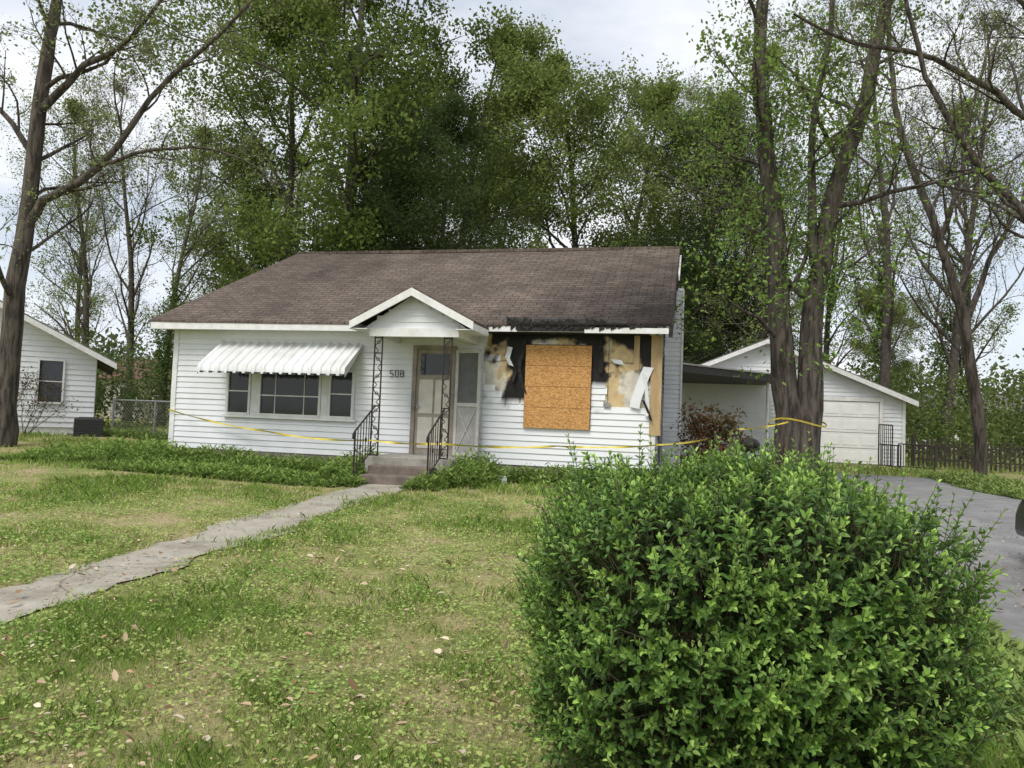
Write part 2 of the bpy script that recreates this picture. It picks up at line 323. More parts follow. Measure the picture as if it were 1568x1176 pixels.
def roofplane(mb,a,b,c,d,nu,nv,th,sag=.03):
    G=[[None]*(nu+1) for _ in range(nv+1)]
    for i in range(nv+1):
        for j in range(nu+1):
            s=j/nu;t=i/nv
            p=Vector(a).lerp(Vector(b),s).lerp(Vector(d).lerp(Vector(c),s),t); p.z+=-sag*math.sin(math.pi*s)*.8+.018*mn.noise(Vector((p.x*.6,p.y*.6,1))); G[i][j]=p
    for i in range(nv):
        for j in range(nu): mb.quad(G[i][j],G[i][j+1],G[i+1][j+1],G[i+1][j])
    dz=Vector((0,0,th))
    for j in range(nu): mb.quad(G[0][j]-dz,G[0][j+1]-dz,G[0][j+1],G[0][j])
    for i in range(nv):
        mb.quad(G[i][nu]-dz,G[i+1][nu]-dz,G[i+1][nu],G[i][nu]); mb.quad(G[i+1][0]-dz,G[i][0]-dz,G[i][0],G[i+1][0])
        for j in range(nu): mb.quad(G[i][j]-dz,G[i+1][j]-dz,G[i+1][j+1]-dz,G[i][j+1]-dz)
roofplane(mb,fl,fr,rr,rl,24,10,.045)
mb.quad(br,bl,rl,rr); mb.quad(bl,fl,rl)
mb.obj('roof',M_roof,H)
mb=MB(); mb.box(.35,10.32,RV-.09,RV+.09,RZt-.06,RZt+.012); mb.obj('ridge_cap',M_roof,H)
mb=MB(); mb.box(-.34,4.75,EV+.01,EV+.035,EZ-.19,EZ-.045); mb.box(6.95,7.5,EV+.01,EV+.035,EZ-.17,EZ-.045); mb.box(8.75,10.27,EV+.01,EV+.035,EZ-.18,EZ-.08)
mb.box(-.34,10.0,EV+.036,-.024,EZ-.165,EZ-.155)
mb.prism([(-.33,EV+.036,EZ-.18),(-.30,EV+.036,EZ-.18),(.32,RV,RZt-.2),(.29,RV,RZt-.2)],[(-.33,EV+.036,EZ-.05),(-.30,EV+.036,EZ-.05),(.32,RV,RZt-.05),(.29,RV,RZt-.05)])
mb.obj('fascia',M_trim,H)
mb=MB(); mb.box(7.5,8.75,EV+.012,EV+.03,EZ-.15,EZ-.045)
for i in range(30):
    u=6.95+i*.108+random.uniform(-.03,.03); l=random.uniform(.02,.13)*(1 if i<22 else .45); mb.prism([(u,EV+.0,EZ-.05-l),(u+.1,EV+.0,EZ-.05-l*random.random()),(u+.1,EV+.008,EZ-.05),(u,EV+.008,EZ-.05)],[(u,EV-.004,EZ-.046-l),(u+.1,EV-.004,EZ-.046),(u+.1,EV+.004,EZ-.04),(u,EV+.004,EZ-.04)])
for i in range(20):
    u=7.3+i*.11+random.uniform(-.04,.04); h=random.uniform(.01,.14); mb.prism([(u,EV-.02,EZ-.04),(u+.12,EV-.02,EZ-.04),(u+.12,EV+.16,EZ+.07),(u,EV+.16,EZ+.07)],[(u,EV-.03,EZ-.02+h),(u+.12,EV-.03,EZ-.02+h*.4),(u+.12,EV+.16,EZ+.10),(u,EV+.16,EZ+.10)])
mb.box(6.9,9.9,EV+.036,-.03,EZ-.175,EZ-.166)
for i in range(9):
    v=EV+i*.52; z=EZ+sl*(v-EV); e=random.uniform(.0,.10)
    mb.prism([(10.24,v,z-.24-e),(10.31+e*.3,v,z-.24-e),(10.31+e*.3,v+.5,z+sl*.5-.2),(10.24,v+.5,z+sl*.5-.2)],[(10.24,v,z-.03),(10.31,v,z-.03),(10.31,v+.5,z+sl*.5-.03),(10.24,v+.5,z+sl*.5-.03)])
mb.obj('burnt_eave',M_char,H)
mb=MB()
for v,l,h in ((2.6,.5,.12),(3.3,.6,.10),(3.8,.35,.08)):
    z=EZ+sl*(v-EV); mb.prism([(10.32,v,z-.25),(10.36,v,z-.25),(10.36,v+l,z+sl*l-.25),(10.32,v+l,z+sl*l-.25)],[(10.32,v,z-.25+h),(10.36,v,z-.25+h),(10.36,v+l,z+sl*l-.25+h),(10.32,v+l,z+sl*l-.25+h)])
mb.obj('rake_remnants',M_trim,H)
def window(u0,u1,z0,z1,parent,bars_v=(),bars_h=(.5,),y=-.022,fw=.05,name='window'):
    mb=MB(); mb.box(u0,u1,y-.012,y-.004,z0,z1); mb.obj(name+'_glass',M_glass,parent)
    mb=MB(); d=y-.05
    mb.box(u0-fw,u0,d,y,z0-fw,z1+fw); mb.box(u1,u1+fw,d,y,z0-fw,z1+fw); mb.box(u0,u1,d,y,z1,z1+fw); mb.box(u0,u1,d-.012,y,z0-fw,z0)
    for t in bars_v: c=u0+(u1-u0)*t; mb.box(c-.007,c+.007,y-.026,y-.012,z0,z1)
    for t in bars_h: c=z0+(z1-z0)*t; mb.box(u0,u1,y-.036,y-.0125,c-.012,c+.012)
    mb.obj(name+'_frame',M_trim,parent)
window(1.34,1.80,1.50,2.38,H,name='window_left')
window(2.08,3.38,1.50,2.38,H,bars_v=(.25,.75),bars_h=(.42,),name='window_middle')
window(3.64,4.10,1.50,2.38,H,name='window_right')
mb=MB(); mb.box(1.86,2.02,-.06,-.022,1.45,2.43); mb.box(3.44,3.58,-.06,-.022,1.45,2.43); mb.box(1.24,4.2,-.085,-.022,1.40,1.448); mb.obj('window_mullions',M_trim,H)
V=[];F=[]; A0=1.10; W_=3.18; NS=240
for i in range(NS+1):
    uu=A0+W_*i/NS; q=(uu-A0)/.2%1; off=.024*(1 if .1<q<.5 else 0)
    for (v,z) in ((-.03,2.95),(-.78,2.42),(-.80,2.29)):
        V.append((uu,v-(off if v<-.5 else off*.6),z+(off if z>2.3 else (-.02 if off else .01))))
for i in range(NS): F+=[(i*3,i*3+3,i*3+4,i*3+1),(i*3+1,i*3+4,i*3+5,i*3+2)]
m_awn=surf('awning_metal',(.68,.69,.68),(.53,.53,.51),2,.4)
o=link('awning',fast_mesh('awning',V,F),H,m_awn)
mb=MB()
for uu in (A0,A0+W_):
    for k in range(7):
        a=k/7;b=(k+1)/7; va=-.03-.75*a; vb=-.03-.75*b; mb.quad((uu,va,2.94-.52*a),(uu,vb,2.94-.52*b),(uu,vb,2.94-.52*b-.16*b-.03),(uu,va,2.94-.52*a-.16*a-.03))
mb.obj('awning_sides',m_awn,H)
mb=MB()
for i in range(16): mb.box(A0+i*.2+.10,A0+i*.2+.18,-.845,-.838,2.262,2.30)
mb.obj('awning_valance_stripe',surf('awning_green',(.05,.06,.06),(.03,.04,.04)),H)
mb=MB(); mb.box(4.98,6.62,-1.25,-.0205,.3,.82); mb.obj('porch_slab',M_conc,H,.01)
mb=MB(); mb.box(5.2,6.34,-1.60,-1.252,.3,.68); mb.box(5.2,6.34,-1.95,-1.602,.3,.54); mb.obj('steps',surf('step_concrete',(.21,.165,.135),(.11,.092,.078),5,.9,.5,60),H,.012)
pc=5.8; hwid=1.16; pe=3.26; pk=3.86; pf=-1.42
mb=MB()
for s in (-1,1):
    a=(pc+s*hwid,pf,pe); b=(pc,pf,pk); c=(pc,.62,pk); d=(pc+s*hwid,.2,pe); q=.05
    A=[a,b,c,d]; Bm=[(x,y,z-q) for x,y,z in A]
    if s<0: mb.prism(Bm,A)
    else: mb.prism(list(reversed(Bm)),list(reversed(A)))
mb.obj('porch_roof',M_roof,H)
mb=MB()
for s in (-1,1):
    def P(t,dz,y): return (pc+s*hwid*(1-t),y,pe+(pk-pe)*t+dz)
    mb.prism([P(0,-.17,pf-.02),P(1,-.17,pf-.02),P(1,-.03,pf-.02),P(0,-.03,pf-.02)],[P(0,-.17,pf+.01),P(1,-.17,pf+.01),P(1,-.03,pf+.01),P(0,-.03,pf+.01)])
    x=pc+s*hwid; mb.box(min(x,x-s*.03),max(x,x-s*.03),pf+.012,-.42,pe-.17,pe-.03)
    mb.box(min(x-s*.031,x-s*.33),max(x-s*.031,x-s*.33),pf+.012,-.42,pe-.168,pe-.155)
mb.box(4.95,6.65,-1.25,-1.13,2.98,3.13); mb.box(4.95,5.06,-1.128,-.025,2.98,3.13); mb.box(6.54,6.65,-1.128,-.025,2.98,3.13); mb.box(5.06,6.54,-1.128,-.025,3.08,3.12)
mb.obj('porch_trim',M_trim,H)
def clipP(z,a,b):
    h=hwid*(1-(z-pe+.12)/(pk-pe)); return max(a,pc-h),min(b,pc+h)
siding('porch_gable_siding',4.97,6.63,3.131,3.83,H,clip=clipP,y=-1.19)
mb=MB(); mb.quad((pc-1.0,-1.185,3.12),(pc+1.0,-1.185,3.12),(pc,-1.185,3.78)); mb.obj('porch_gable_backing',M_trim,H)
mb=MB()
def post(u,v,z0,z1,wd=.145):
    for s in (-1,1): mb.bar((u+s*wd/2,v,z0),(u+s*wd/2,v,z1),.015)
    for z in (z0+.02,z0+.9,z1-.3,z1-.02): mb.bar((u-wd/2,v,z),(u+wd/2,v,z),.012)
    z=z0+.05;k=0
    while z<z1-.1:
        pts=[]
        for i in range(13):
            t=i/12; pts.append((u+math.sin(t*2*math.pi)*wd*.42*(1 if k%2 else -1),v,z+t*.30))
        mb.path(pts,.009,4)
        mb.path([(u+math.cos(q)*.03,v,z+.15+math.sin(q)*.03) for q in np.linspace(0,2*math.pi,8)],.007,4)
        z+=.31;k+=1
post(5.12,-1.19,.82,2.98); post(6.44,-1.19,.82,2.98)
def rail(u):
    a=Vector((u,-1.22,1.72)); b=Vector((u,-2.0,1.28)); mb.path([a,b,b+Vector((0,-.07,-.06)),b+Vector((0,-.08,-.12)),b+Vector((0,-.03,-.13))],.018)
    mb.bar((u,-1.22,.95),(u,-2.0,.55),.012); mb.bar(b,(u,-2.0,.38),.017)
    for i in range(1,7):
        t=i/7; y=-1.22-.78*t; mb.bar((u,y,.95-.4*t),(u,y,1.72-.44*t),.009)
        if i%2: mb.path([(u,y+math.cos(q)*.04,1.3-.42*t+math.sin(q)*.04) for q in np.linspace(0,2*math.pi,9)],.006,4)
rail(5.12); rail(6.44)
mb.obj('porch_ironwork',M_iron,H)
M_door=surf('door_paint',(.36,.32,.26),(.25,.22,.18),4,.6)
mb=MB(); mb.box(5.44,6.16,-.028,-.0215,.84,2.86); mb.obj('front_door',M_door,H)
mb=MB()
for (a,b,c,d) in ((5.50,5.79,.95,1.55),(5.83,6.12,.95,1.55),(5.50,5.79,1.62,2.28),(5.83,6.12,1.62,2.28)): mb.box(a,b,-.04,-.0285,c,d)
mb.obj('door_panels',surf('door_panel',(.66,.62,.54),(.50,.47,.41),4,.6),H,.004)
mb=MB(); mb.box(5.52,6.10,-.045,-.0285,2.38,2.78); mb.obj('door_light',M_glass,H)
mb=MB(); mb.box(5.36,5.438,-.07,-.0215,.82,2.94); mb.box(6.162,6.24,-.07,-.0215,.82,2.94); mb.box(5.438,6.162,-.07,-.0215,2.862,2.94); mb.obj('door_frame',surf('door_frame_paint',(.33,.28,.23),(.16,.14,.12),3,.6),H)
mb=MB(); mb.bar((5.5,-.045,1.75),(5.5,-.09,1.75),.03,sides=10); mb.obj('door_knob',M_galv,H)
SD=empty('storm_door',(6.26,-.075,0),math.radians(-16)); SD.parent=H
mb=MB(); mb.box(0,.06,-.03,0,.84,2.86); mb.box(.5,.56,-.03,0,.84,2.86)
for z in (.84,1.78,2.80): mb.box(.061,.499,-.03,0,z,z+.07)
mb.bar((.07,-.02,.92),(.49,-.02,1.76),.014,sides=4); mb.bar((.49,-.02,.92),(.07,-.02,1.76),.014,sides=4)
mb.obj('storm_door_frame',surf('old_aluminium',(.55,.54,.50),(.38,.37,.34),6,.5),SD)
mb=MB(); mb.box(.061,.499,-.012,-.006,.9,1.78); mb.obj('storm_panel',surf('panel',(.40,.39,.37),(.30,.29,.28)),SD)
mb=MB(); mb.box(.061,.499,-.012,-.006,1.85,2.80); mb.obj('storm_screen',surf('screen',(.09,.095,.095),(.14,.14,.14),3,.5),SD)
mb=MB()
def seg7(x,z,s,segs):
    w=s*.5;h=s; P={'a':((0,h),(w,h)),'b':((w,h),(w,h/2)),'c':((w,h/2),(w,0)),'d':((0,0),(w,0)),'e':((0,0),(0,h/2)),'f':((0,h/2),(0,h)),'g':((0,h/2),(w,h/2))}
    for c in segs:
        (a,b),(c2,d)=P[c]; mb.bar((x+a,-.03,z+b),(x+c2,-.03,z+d),.0075,sides=4)
seg7(4.88,2.32,.125,'afgcd'); seg7(4.99,2.32,.125,'abcdef'); seg7(5.10,2.32,.125,'abcdefg')
mb.obj('house_number',M_iron,H)
mb=MB(); mb.box(9.1,9.22,-.045,-.022,1.86,1.94); mb.obj('outlet_boxes',M_galv,H)
# ---------------------------------------------------------------- carport roof
def world_prism(name,pts,z0,z1,mat,parent=None):
    mb=MB(); mb.prism([(x,y,z0) for x,y in pts],[(x,y,z1) for x,y in pts]); return mb.obj(name,mat,parent)
CP=empty('carport')
world_prism('flat_roof_edge',[(4.7,21.6),(9.0,25.0),(9.2,27.0),(4.9,28.0),(3.6,24.0)],3.14,3.36,surf('painted_edge',(.05,.048,.045),(.03,.03,.03)),CP)
world_prism('flat_roof',[(4.66,21.54),(9.06,24.98),(9.26,27.0),(4.9,28.05),(3.5,24.0)],3.362,3.41,surf('roll_roofing',(.40,.39,.37),(.28,.27,.26)),CP)
mb=MB(); mb.bar((8.7,25.3,.4),(8.7,25.3,3.14),.05); mb.bar((4.95,22.3,.4),(4.95,22.3,3.14),.05); mb.obj('carport_posts',M_trim,CP)
# ---------------------------------------------------------------- GARAGE
G=empty('garage',(4.75,28.1,0),YAW); gw=9.2; gz=.45; ge=2.85; gp=4.78
def clipG(z,a,b):
    if z<ge: return a,b
    h=(gw/2)*(1-(z-ge)/(gp-ge)); return gw/2-h,gw/2+h
siding('siding_front',0,gw,gz,gp-.05,G,clip=clipG,pitch=.14,lip=.026)
mb=MB(); mb.prism([(0,.01,.2),(gw,.01,.2),(gw,.01,ge),(gw/2,.01,gp),(0,.01,ge)],[(0,7,.2),(gw,7,.2),(gw,7,ge),(gw/2,7,gp),(0,7,ge)]); mb.obj('walls',M_trim,G)
mb=MB()
for s in (-1,1):
    c=gw/2; x=c+s*(gw/2+.35); ez=ge-.12
    top=[(x,-.35,ez),(c,-.35,gp+.05),(c,7.3,gp+.05),(x,7.3,ez)]; bot=[(a,b,z-.07) for a,b,z in top]
    if s>0: top.reverse(); bot.reverse()
    mb.prism(bot,top)
mb.obj('roof',M_roof2,G)
mb=MB()
for s in (-1,1):
    c=gw/2; x=c+s*(gw/2+.36); ez=ge-.12
    mb.prism([(x,-.385,ez-.22),(c,-.385,gp-.15),(c,-.385,gp+.0),(x,-.385,ez-.04)],[(x,-.352,ez-.22),(c,-.352,gp-.15),(c,-.352,gp+.0),(x,-.352,ez-.04)])
mb.box(gw-.06,gw+.04,-.05,-.027,gz,ge-.1)
d0,d1=gw-3.30,gw-.80
mb.box(d0-.12,d0,-.07,-.027,gz,gz+2.2); mb.box(d1,d1+.12,-.07,-.027,gz,gz+2.2); mb.box(d0-.12,d1+.12,-.07,-.027,gz+2.2,gz+2.34)
mb.obj('trim',M_trim,G)
mb=MB(); mb.box(d0,d1,-.034,-.027,gz,gz+2.2)
mb.obj('door_back',surf('garage_door_gap',(.22,.22,.21),(.18,.18,.18)),G)
mb=MB(); mp_=MB()
for r in range(4):
    mb.box(d0+.02,d1-.02,-.045,-.0345,gz+.01+r*.545,gz+.535+r*.545)
    for c in range(4): mp_.box(d0+.09+c*.61,d0+.57+c*.61,-.056,-.0455,gz+.11+r*.545,gz+.44+r*.545)
mb.obj('garage_door',surf('garage_door_paint',(.82,.81,.79),(.74,.73,.71),2,.5),G,.006)
mp_.obj('garage_door_panels',surf('garage_panel_paint',(.84,.83,.81),(.78,.77,.75),2,.5),G,.008)
IR=empty('iron_railing'); mb=MB()
def rl(x0,y0,x1,y1,h):
    n=7; z0=g(x0,y0); z1=g(x1,y1)
    mb.bar((x0,y0,z0+h),(x1,y1,z1+h),.02); mb.bar((x0,y0,z0+.12),(x1,y1,z1+.12),.015)
    for i in range(n+1):
        t=i/n; x=x0+(x1-x0)*t; y=y0+(y1-y0)*t; z=z0+(z1-z0)*t; mb.bar((x,y,z+(0 if i in(0,n) else .12)),(x,y,z+h),.022 if i in(0,n) else .012,sides=5)
rl(12.2,24.7,12.6,24.6,1.45); rl(12.7,24.4,13.6,23.9,.85); rl(12.2,24.7,12.25,23.4,.8)
mb.obj('rails',M_iron,IR)
bx,by=5.95,18.6; bz=g(bx,by); GR=empty('barbecue_grill',(bx,by,bz)); mb=MB()
for k in range(3):
    t=k*2.094; mb.bar((math.cos(t)*.28,math.sin(t)*.28,0),(math.cos(t)*.15,math.sin(t)*.15,.55),.014)
for i in range(8):
    t0=-math.pi/2+math.pi*i/8; t1=-math.pi/2+math.pi*(i+1)/8
    mb.bar((0,0,.72+.2*math.sin(t0)),(0,0,.72+.2*math.sin(t1)),max(.28*math.cos(t0),.01),max(.28*math.cos(t1),.01),sides=16)
mb.bar((-.06,0,.94),(.06,0,.94),.015); mb.obj('kettle',M_iron,GR)
# ---------------------------------------------------------------- neighbour house
NH=empty('neighbor_house',(-11.95,21.4,0),math.radians(29))
ne=2.95; nw=9.0; npk=ne+.52*nw/2
def clipN(z,a,b):
    if z<ne: return a,b
    h=(nw/2)*(1-(z-ne)/(npk-ne)); return -nw/2-h,-nw/2+h
siding('siding',-nw,0,.85,npk-.05,NH,clip=clipN,pitch=.15,lip=.028)
mb=MB(); mb.prism([(-nw,.01,.3),(0,.01,.3),(0,.01,ne),(-nw/2,.01,npk),(-nw,.01,ne)],[(-nw,9,.3),(0,9,.3),(0,9,ne),(-nw/2,9,npk),(-nw,9,ne)]); mb.obj('walls',M_trim,NH)
mb=MB(); mf=MB()
for s in (-1,1):
    c=-nw/2; x=c+s*(nw/2+.5); ez=ne-.2
    top=[(x,-.45,ez),(c,-.45,npk+.06),(c,9.4,npk+.06),(x,9.4,ez)]; bot=[(a,b,z-.07) for a,b,z in top]
    if s>0: top.reverse(); bot.reverse()
    mb.prism(bot,top)
    mf.prism([(x,-.485,ez-.2),(c,-.485,npk-.14),(c,-.485,npk),(x,-.485,ez-.04)],[(x,-.452,ez-.2),(c,-.452,npk-.14),(c,-.452,npk),(x,-.452,ez-.04)])
    mf.prism([(x,-.45,ez-.12),(c,-.45,npk-.07),(c,-.03,npk-.07),(x,-.03,ez-.12)],[(x,-.45,ez-.10),(c,-.45,npk-.05),(c,-.03,npk-.05),(x,-.03,ez-.10)])
mb.obj('roof',M_roof2,NH); mf.obj('fascia',M_trim,NH)
window(-1.38,-.82,1.55,2.70,NH,name='window',y=-.03)
mb=MB(); mb.box(-.45,.25,-1.1,-.45,.62,1.15); mb.obj('ac_unit',surf('ac_metal',(.06,.06,.065),(.03,.03,.03),8,.5),NH,.02)
mb=MB()
for i in range(9): mb.box(-.455,.255,-1.107,-1.101,.67+i*.05,.69+i*.05)
mb.bar((-.1,-.77,1.15),(-.1,-.77,1.17),.25,sides=16); mb.obj('ac_louvres',M_dark,NH)
CF=empty('chain_link_fence'); mb=MB()
p0=Vector((-11.5,21.6,0)); p1=Vector((-7.1,20.0,0)); nseg=3; zf=.5
for i in range(nseg+1):
    p=p0.lerp(p1,i/nseg); mb.bar((p.x,p.y,.3),(p.x,p.y,zf+1.22),.032)
mb.bar((p0.x,p0.y,zf+1.18),(p1.x,p1.y,zf+1.18),.024); mb.bar((p0.x,p0.y,zf+.05),(p1.x,p1.y,zf+.05),.006)
dl=(p1-p0); ln=dl.length; d=dl.normalized(); k=-1.15
while k<ln:
    for s in (1,-1):
        a=k if s>0 else k+1.13; b=k+1.13 if s>0 else k; za,zb=zf+.05,zf+1.18
        def cl(t): return max(0,min(ln,t))
        a2,b2=cl(a),cl(b)
        if abs(b2-a2)>.03:
            za2=za+(zb-za)*abs(a2-a)/1.13; zb2=zb-(zb-za)*abs(b-b2)/1.13
            A=p0+d*a2; Bq=p0+d*b2; mb.bar((A.x,A.y,za2),(Bq.x,Bq.y,zb2),.004,sides=3)
    k+=.11
mb.obj('fence_parts',M_galv,CF)
PF=empty('picket_fence'); mb=MB()
a=Vector((14.2,26.2,0)); b=Vector((21,22.0,0)); n=60
for i in range(n):
    p=a.lerp(b,i/n); z=g(p.x,p.y); h=random.uniform(.88,1.04)
    mb.box(p.x-.035,p.x+.035,p.y-.012,p.y+.012,z+.05,z+h)
for h in (.3,.75): mb.bar((a.x,a.y+.05,g(a.x,a.y)+h),(b.x,b.y+.05,g(b.x,b.y)+h),.03,sides=4)
for i in range(5):
    p=a.lerp(b,i/4.0); mb.box(p.x-.05,p.x+.05,p.y+.02,p.y+.12,.2,1.55)
mb.obj('pickets',M_wood,PF)
def small_house(name,x,y,w,h,rot,wallc,roofc):
    E=empty(name,(x,y,g(x,y)),rot); mb=MB()
    mb.prism([(-w/2,0,0),(w/2,0,0),(w/2,0,h),(-w/2,0,h)],[(-w/2,6,0),(w/2,6,0),(w/2,6,h),(-w/2,6,h)]); mb.obj('walls',wallc,E)
    mb=MB(); mb.prism([(-w/2-.4,-.4,h),(w/2+.4,-.4,h),(w/2+.4,6.4,h),(-w/2-.4,6.4,h)],[(-w/2,2.9,h+1.5),(w/2,2.9,h+1.5),(w/2,3.1,h+1.5),(-w/2,3.1,h+1.5)]); mb.obj('roof',roofc,E)
    window(-w*.3,-w*.1,1.0,2.0,E,y=-.01,name='window_a'); window(w*.12,w*.32,1.0,2.0,E,y=-.01,name='window_b')
    mb=MB(); mb.box(-.4,.4,-.03,-.005,0,2.0); mb.obj('door',M_door,E)
small_house('distant_house',-23.6,48,5,2.5,.1,surf('tan_wall',(.5,.47,.42),(.4,.38,.34)),surf('red_roof',(.20,.09,.07),(.14,.07,.06)))
small_house('distant_house',33,54,9,2.8,-.3,M_white,M_roof2)
# ---------------------------------------------------------------- caution tape
def ribbon(name,pts,h,mat,sag=0,n=18,parent=None):
    V=[];F=[];
    for s,(a,b) in enumerate(zip(pts[:-1],pts[1:])):
        a=Vector(a);b=Vector(b)
        for i in range(n+(1 if s==len(pts)-2 else 0)):
            t=i/n; p=a.lerp(b,t); p.z-=sag*4*t*(1-t)*(b-a).length/5; tw=1.0*math.sin(t*7+s*2) if sag else .3
            V+= [tuple(p+Vector((0,-math.sin(tw)*h/2,math.cos(tw)*h/2))),tuple(p-Vector((0,-math.sin(tw)*h/2,math.cos(tw)*h/2)))]
    for i in range(len(V)//2-1): F.append((i*2,i*2+1,i*2+3,i*2+2))
    return link(name,fast_mesh(name,V,F),parent,mat,True)
def W3(u,v,z): x,y=hw(u,v); return (x,y,z)
ribbon('caution_tape',[W3(-.05,-.08,1.5),W3(2.4,-.25,1.14),W3(5.1,-1.26,1.10),W3(6.44,-1.26,1.1),W3(8.3,-.3,1.12),W3(10.12,-.1,1.22),(5.0,16.2,1.55),(6.35,17.05,1.75)],.038,M_tape,.10)
tp=[]
for i in range(19):
    t=i/18*2*math.pi; tp.append((6.72+.66*math.cos(t),17.5+.57*math.sin(t),1.75+.08*math.sin(t*2)))
ribbon('caution_tape',tp,.04,M_tape,0,2)
ribbon('caution_tape',[(6.35,16.95,1.75),(6.25,16.85,1.3),(6.15,16.9,.8),(6.3,16.8,.5)],.04,M_tape,0,4)
ribbon('caution_tape',[(4.6,16.1,1.5),(4.9,16.0,.9),(5.3,15.8,.55)],.035,M_tape,0,5)
# ---------------------------------------------------------------- leaves & trees
def tone(c,a=.14):
    c=np.asarray(c,float); l=c.mean(-1,keepdims=True); return c*(1-a)+l*a*np.array([1.15,1.05,.75])
def unit(a): return a/np.maximum(np.linalg.norm(a,axis=1,keepdims=True),1e-9)
def leaves(name,pos,d,nrm,Ln,Wd,col,hexa=False):
    pos=np.asarray(pos);n=len(pos); d=unit(d); s=unit(np.cross(d,nrm)); nr=np.cross(s,d); col=tone(col)
    Ln=np.broadcast_to(Ln,(n,))[:,None]; Wd=np.broadcast_to(Wd,(n,))[:,None]
    if hexa:
        P=[pos, pos+d*Ln*.3+s*Wd*.45+nr*Wd*.15, pos+d*Ln*.68+s*Wd*.38+nr*Wd*.10, pos+d*Ln-nr*Ln*.12, pos+d*Ln*.68-s*Wd*.38+nr*Wd*.10, pos+d*Ln*.3-s*Wd*.45+nr*Wd*.15]
        V=np.stack(P,1).reshape(-1,3); b=np.arange(n)[:,None]*6
        F=np.concatenate([b+np.array([[0,1,2,3]]),b+np.array([[0,3,4,5]])],0); k=6
    else:
        P=[pos,pos+d*Ln*.45+s*Wd*.5,pos+d*Ln,pos+d*Ln*.45-s*Wd*.5]; V=np.stack(P,1).reshape(-1,3); F=np.arange(n)[:,None]*4+np.array([[0,1,2,3]]); k=4
    return fast_mesh(name,V,F,np.repeat(col,k,axis=0))
def rdir(n): return unit(rs.normal(size=(n,3)))
def tubes(name,polys,sides_big=7,sides_small=4,thr=.05):
    groups={}
    for P,R in polys: groups.setdefault((len(P),2 if R[0]>thr else (1 if R[0]>.012 else 0)),[]).append((P,R))
    VV=[];FF=[];off=0
    for (n,big),lst in groups.items():
        sd=(3,sides_small,sides_big)[big]
        P=np.array([[tuple(q) for q in p] for p,_ in lst]); R=np.array([r for _,r in lst])
        T=np.gradient(P,axis=1); T/=np.maximum(np.linalg.norm(T,axis=2,keepdims=True),1e-9)
        ref=np.zeros_like(T); m=np.abs(T[:,:1,2:3])>.8; ref[...]=np.where(m,np.array([1.,0,0]),np.array([0,0,1.]))
        A=np.cross(T,ref); A/=np.maximum(np.linalg.norm(A,axis=2,keepdims=True),1e-9); Bq=np.cross(T,A)
        th=np.arange(sd)*2*np.pi/sd
        V=P[:,:,None,:]+R[:,:,None,None]*(A[:,:,None,:]*np.cos(th)[None,None,:,None]+Bq[:,:,None,:]*np.sin(th)[None,None,:,None])
        m_=len(lst); idx=np.arange(m_*n*sd).reshape(m_,n,sd)
        a=idx[:,:-1,:];b=np.roll(a,-1,2);c=np.roll(idx[:,1:,:],-1,2);dd=idx[:,1:,:]
        FF.append(np.stack([a,b,c,dd],-1).reshape(-1,4)+off); VV.append(V.reshape(-1,3)); off+=m_*n*sd
    me=fast_mesh(name,np.concatenate(VV),np.concatenate(FF)); me.polygons.foreach_set('use_smooth',[True]*len(me.polygons)); return me
class Tree:
    def __init__(s,seed): s.r=random.Random(seed); s.polys=[]; s.tips=[]
    def rv(s): return Vector((s.r.gauss(0,1),s.r.gauss(0,1),s.r.gauss(0,1)))
    def grow(s,p,d,L,r,lvl,kids,ratio=.55,wander=.18,trop=.06,ang=(.6,1.1),n=5,first=.25,rend=.3):
        pts=[p.copy()];rad=[r]
        for i in range(n):
            d=(d+s.rv()*wander+Vector((0,0,trop))).normalized(); p=p+d*(L/n); pts.append(p.copy()); rad.append(r*(1-(1-rend)*(i+1)/n))
        s.polys.append((pts,rad))
        if lvl<=0 or not kids:
            s.tips+= [pts[-1],pts[-2],pts[len(pts)//2]]; return
        s.side(pts,rad,L*ratio,lvl,kids,ratio,wander,trop,ang,first)
    def side(s,pts,rad,L,lvl,kids,ratio=.55,wander=.18,trop=.06,ang=(.6,1.1),first=.25,prof=None):
        k=kids[0]
        for j in range(k):
            t=first+(1-first)*(j+s.r.random())/k; f=t*(len(pts)-1); i=min(int(f),len(pts)-2); q=pts[i].lerp(pts[i+1],f-i); rr=rad[i]+(rad[i+1]-rad[i])*(f-i)
            dd=(pts[i+1]-pts[i]).normalized(); perp=dd.cross(s.rv()).normalized(); a=s.r.uniform(*ang)
            nd=dd*math.cos(a)+perp*math.sin(a)
            l=L*s.r.uniform(.65,1.25)*(prof(t) if prof else (1.15-.5*t))
            s.grow(q,nd,l,max(min(rr*s.r.uniform(.38,.58),l*.022),.005),lvl-1,kids[1:],ratio,wander,trop,ang,n=5 if lvl>2 else (4 if lvl>1 else 3),first=.2)
    def leafcloud(s,name,per,sig,size,cA,cB,aspect=.6,droop=0,frac=1.0):
        T=np.array([tuple(t) for t in s.tips]);
        if frac<1: T=T[rs.rand(len(T))<frac]
        cl=rs.rand(len(T)); n=len(T)*per
        pos=np.repeat(T,per,0)+rs.normal(size=(n,3))*sig
        d=rdir(n); d[:,2]-=droop; nr=rdir(n); nr[:,2]+=.6
        sz=size*rs.uniform(.6,1.3,n); q=np.clip(np.repeat(cl,per)*.65+rs.rand(n)*.35,0,1)[:,None]
        col=np.array(cA)*(1-q)+np.array(cB)*q; col*=rs.uniform(.8,1.2,(n,1))
        return leaves(name,pos,d,nr,sz,sz*aspect,col)
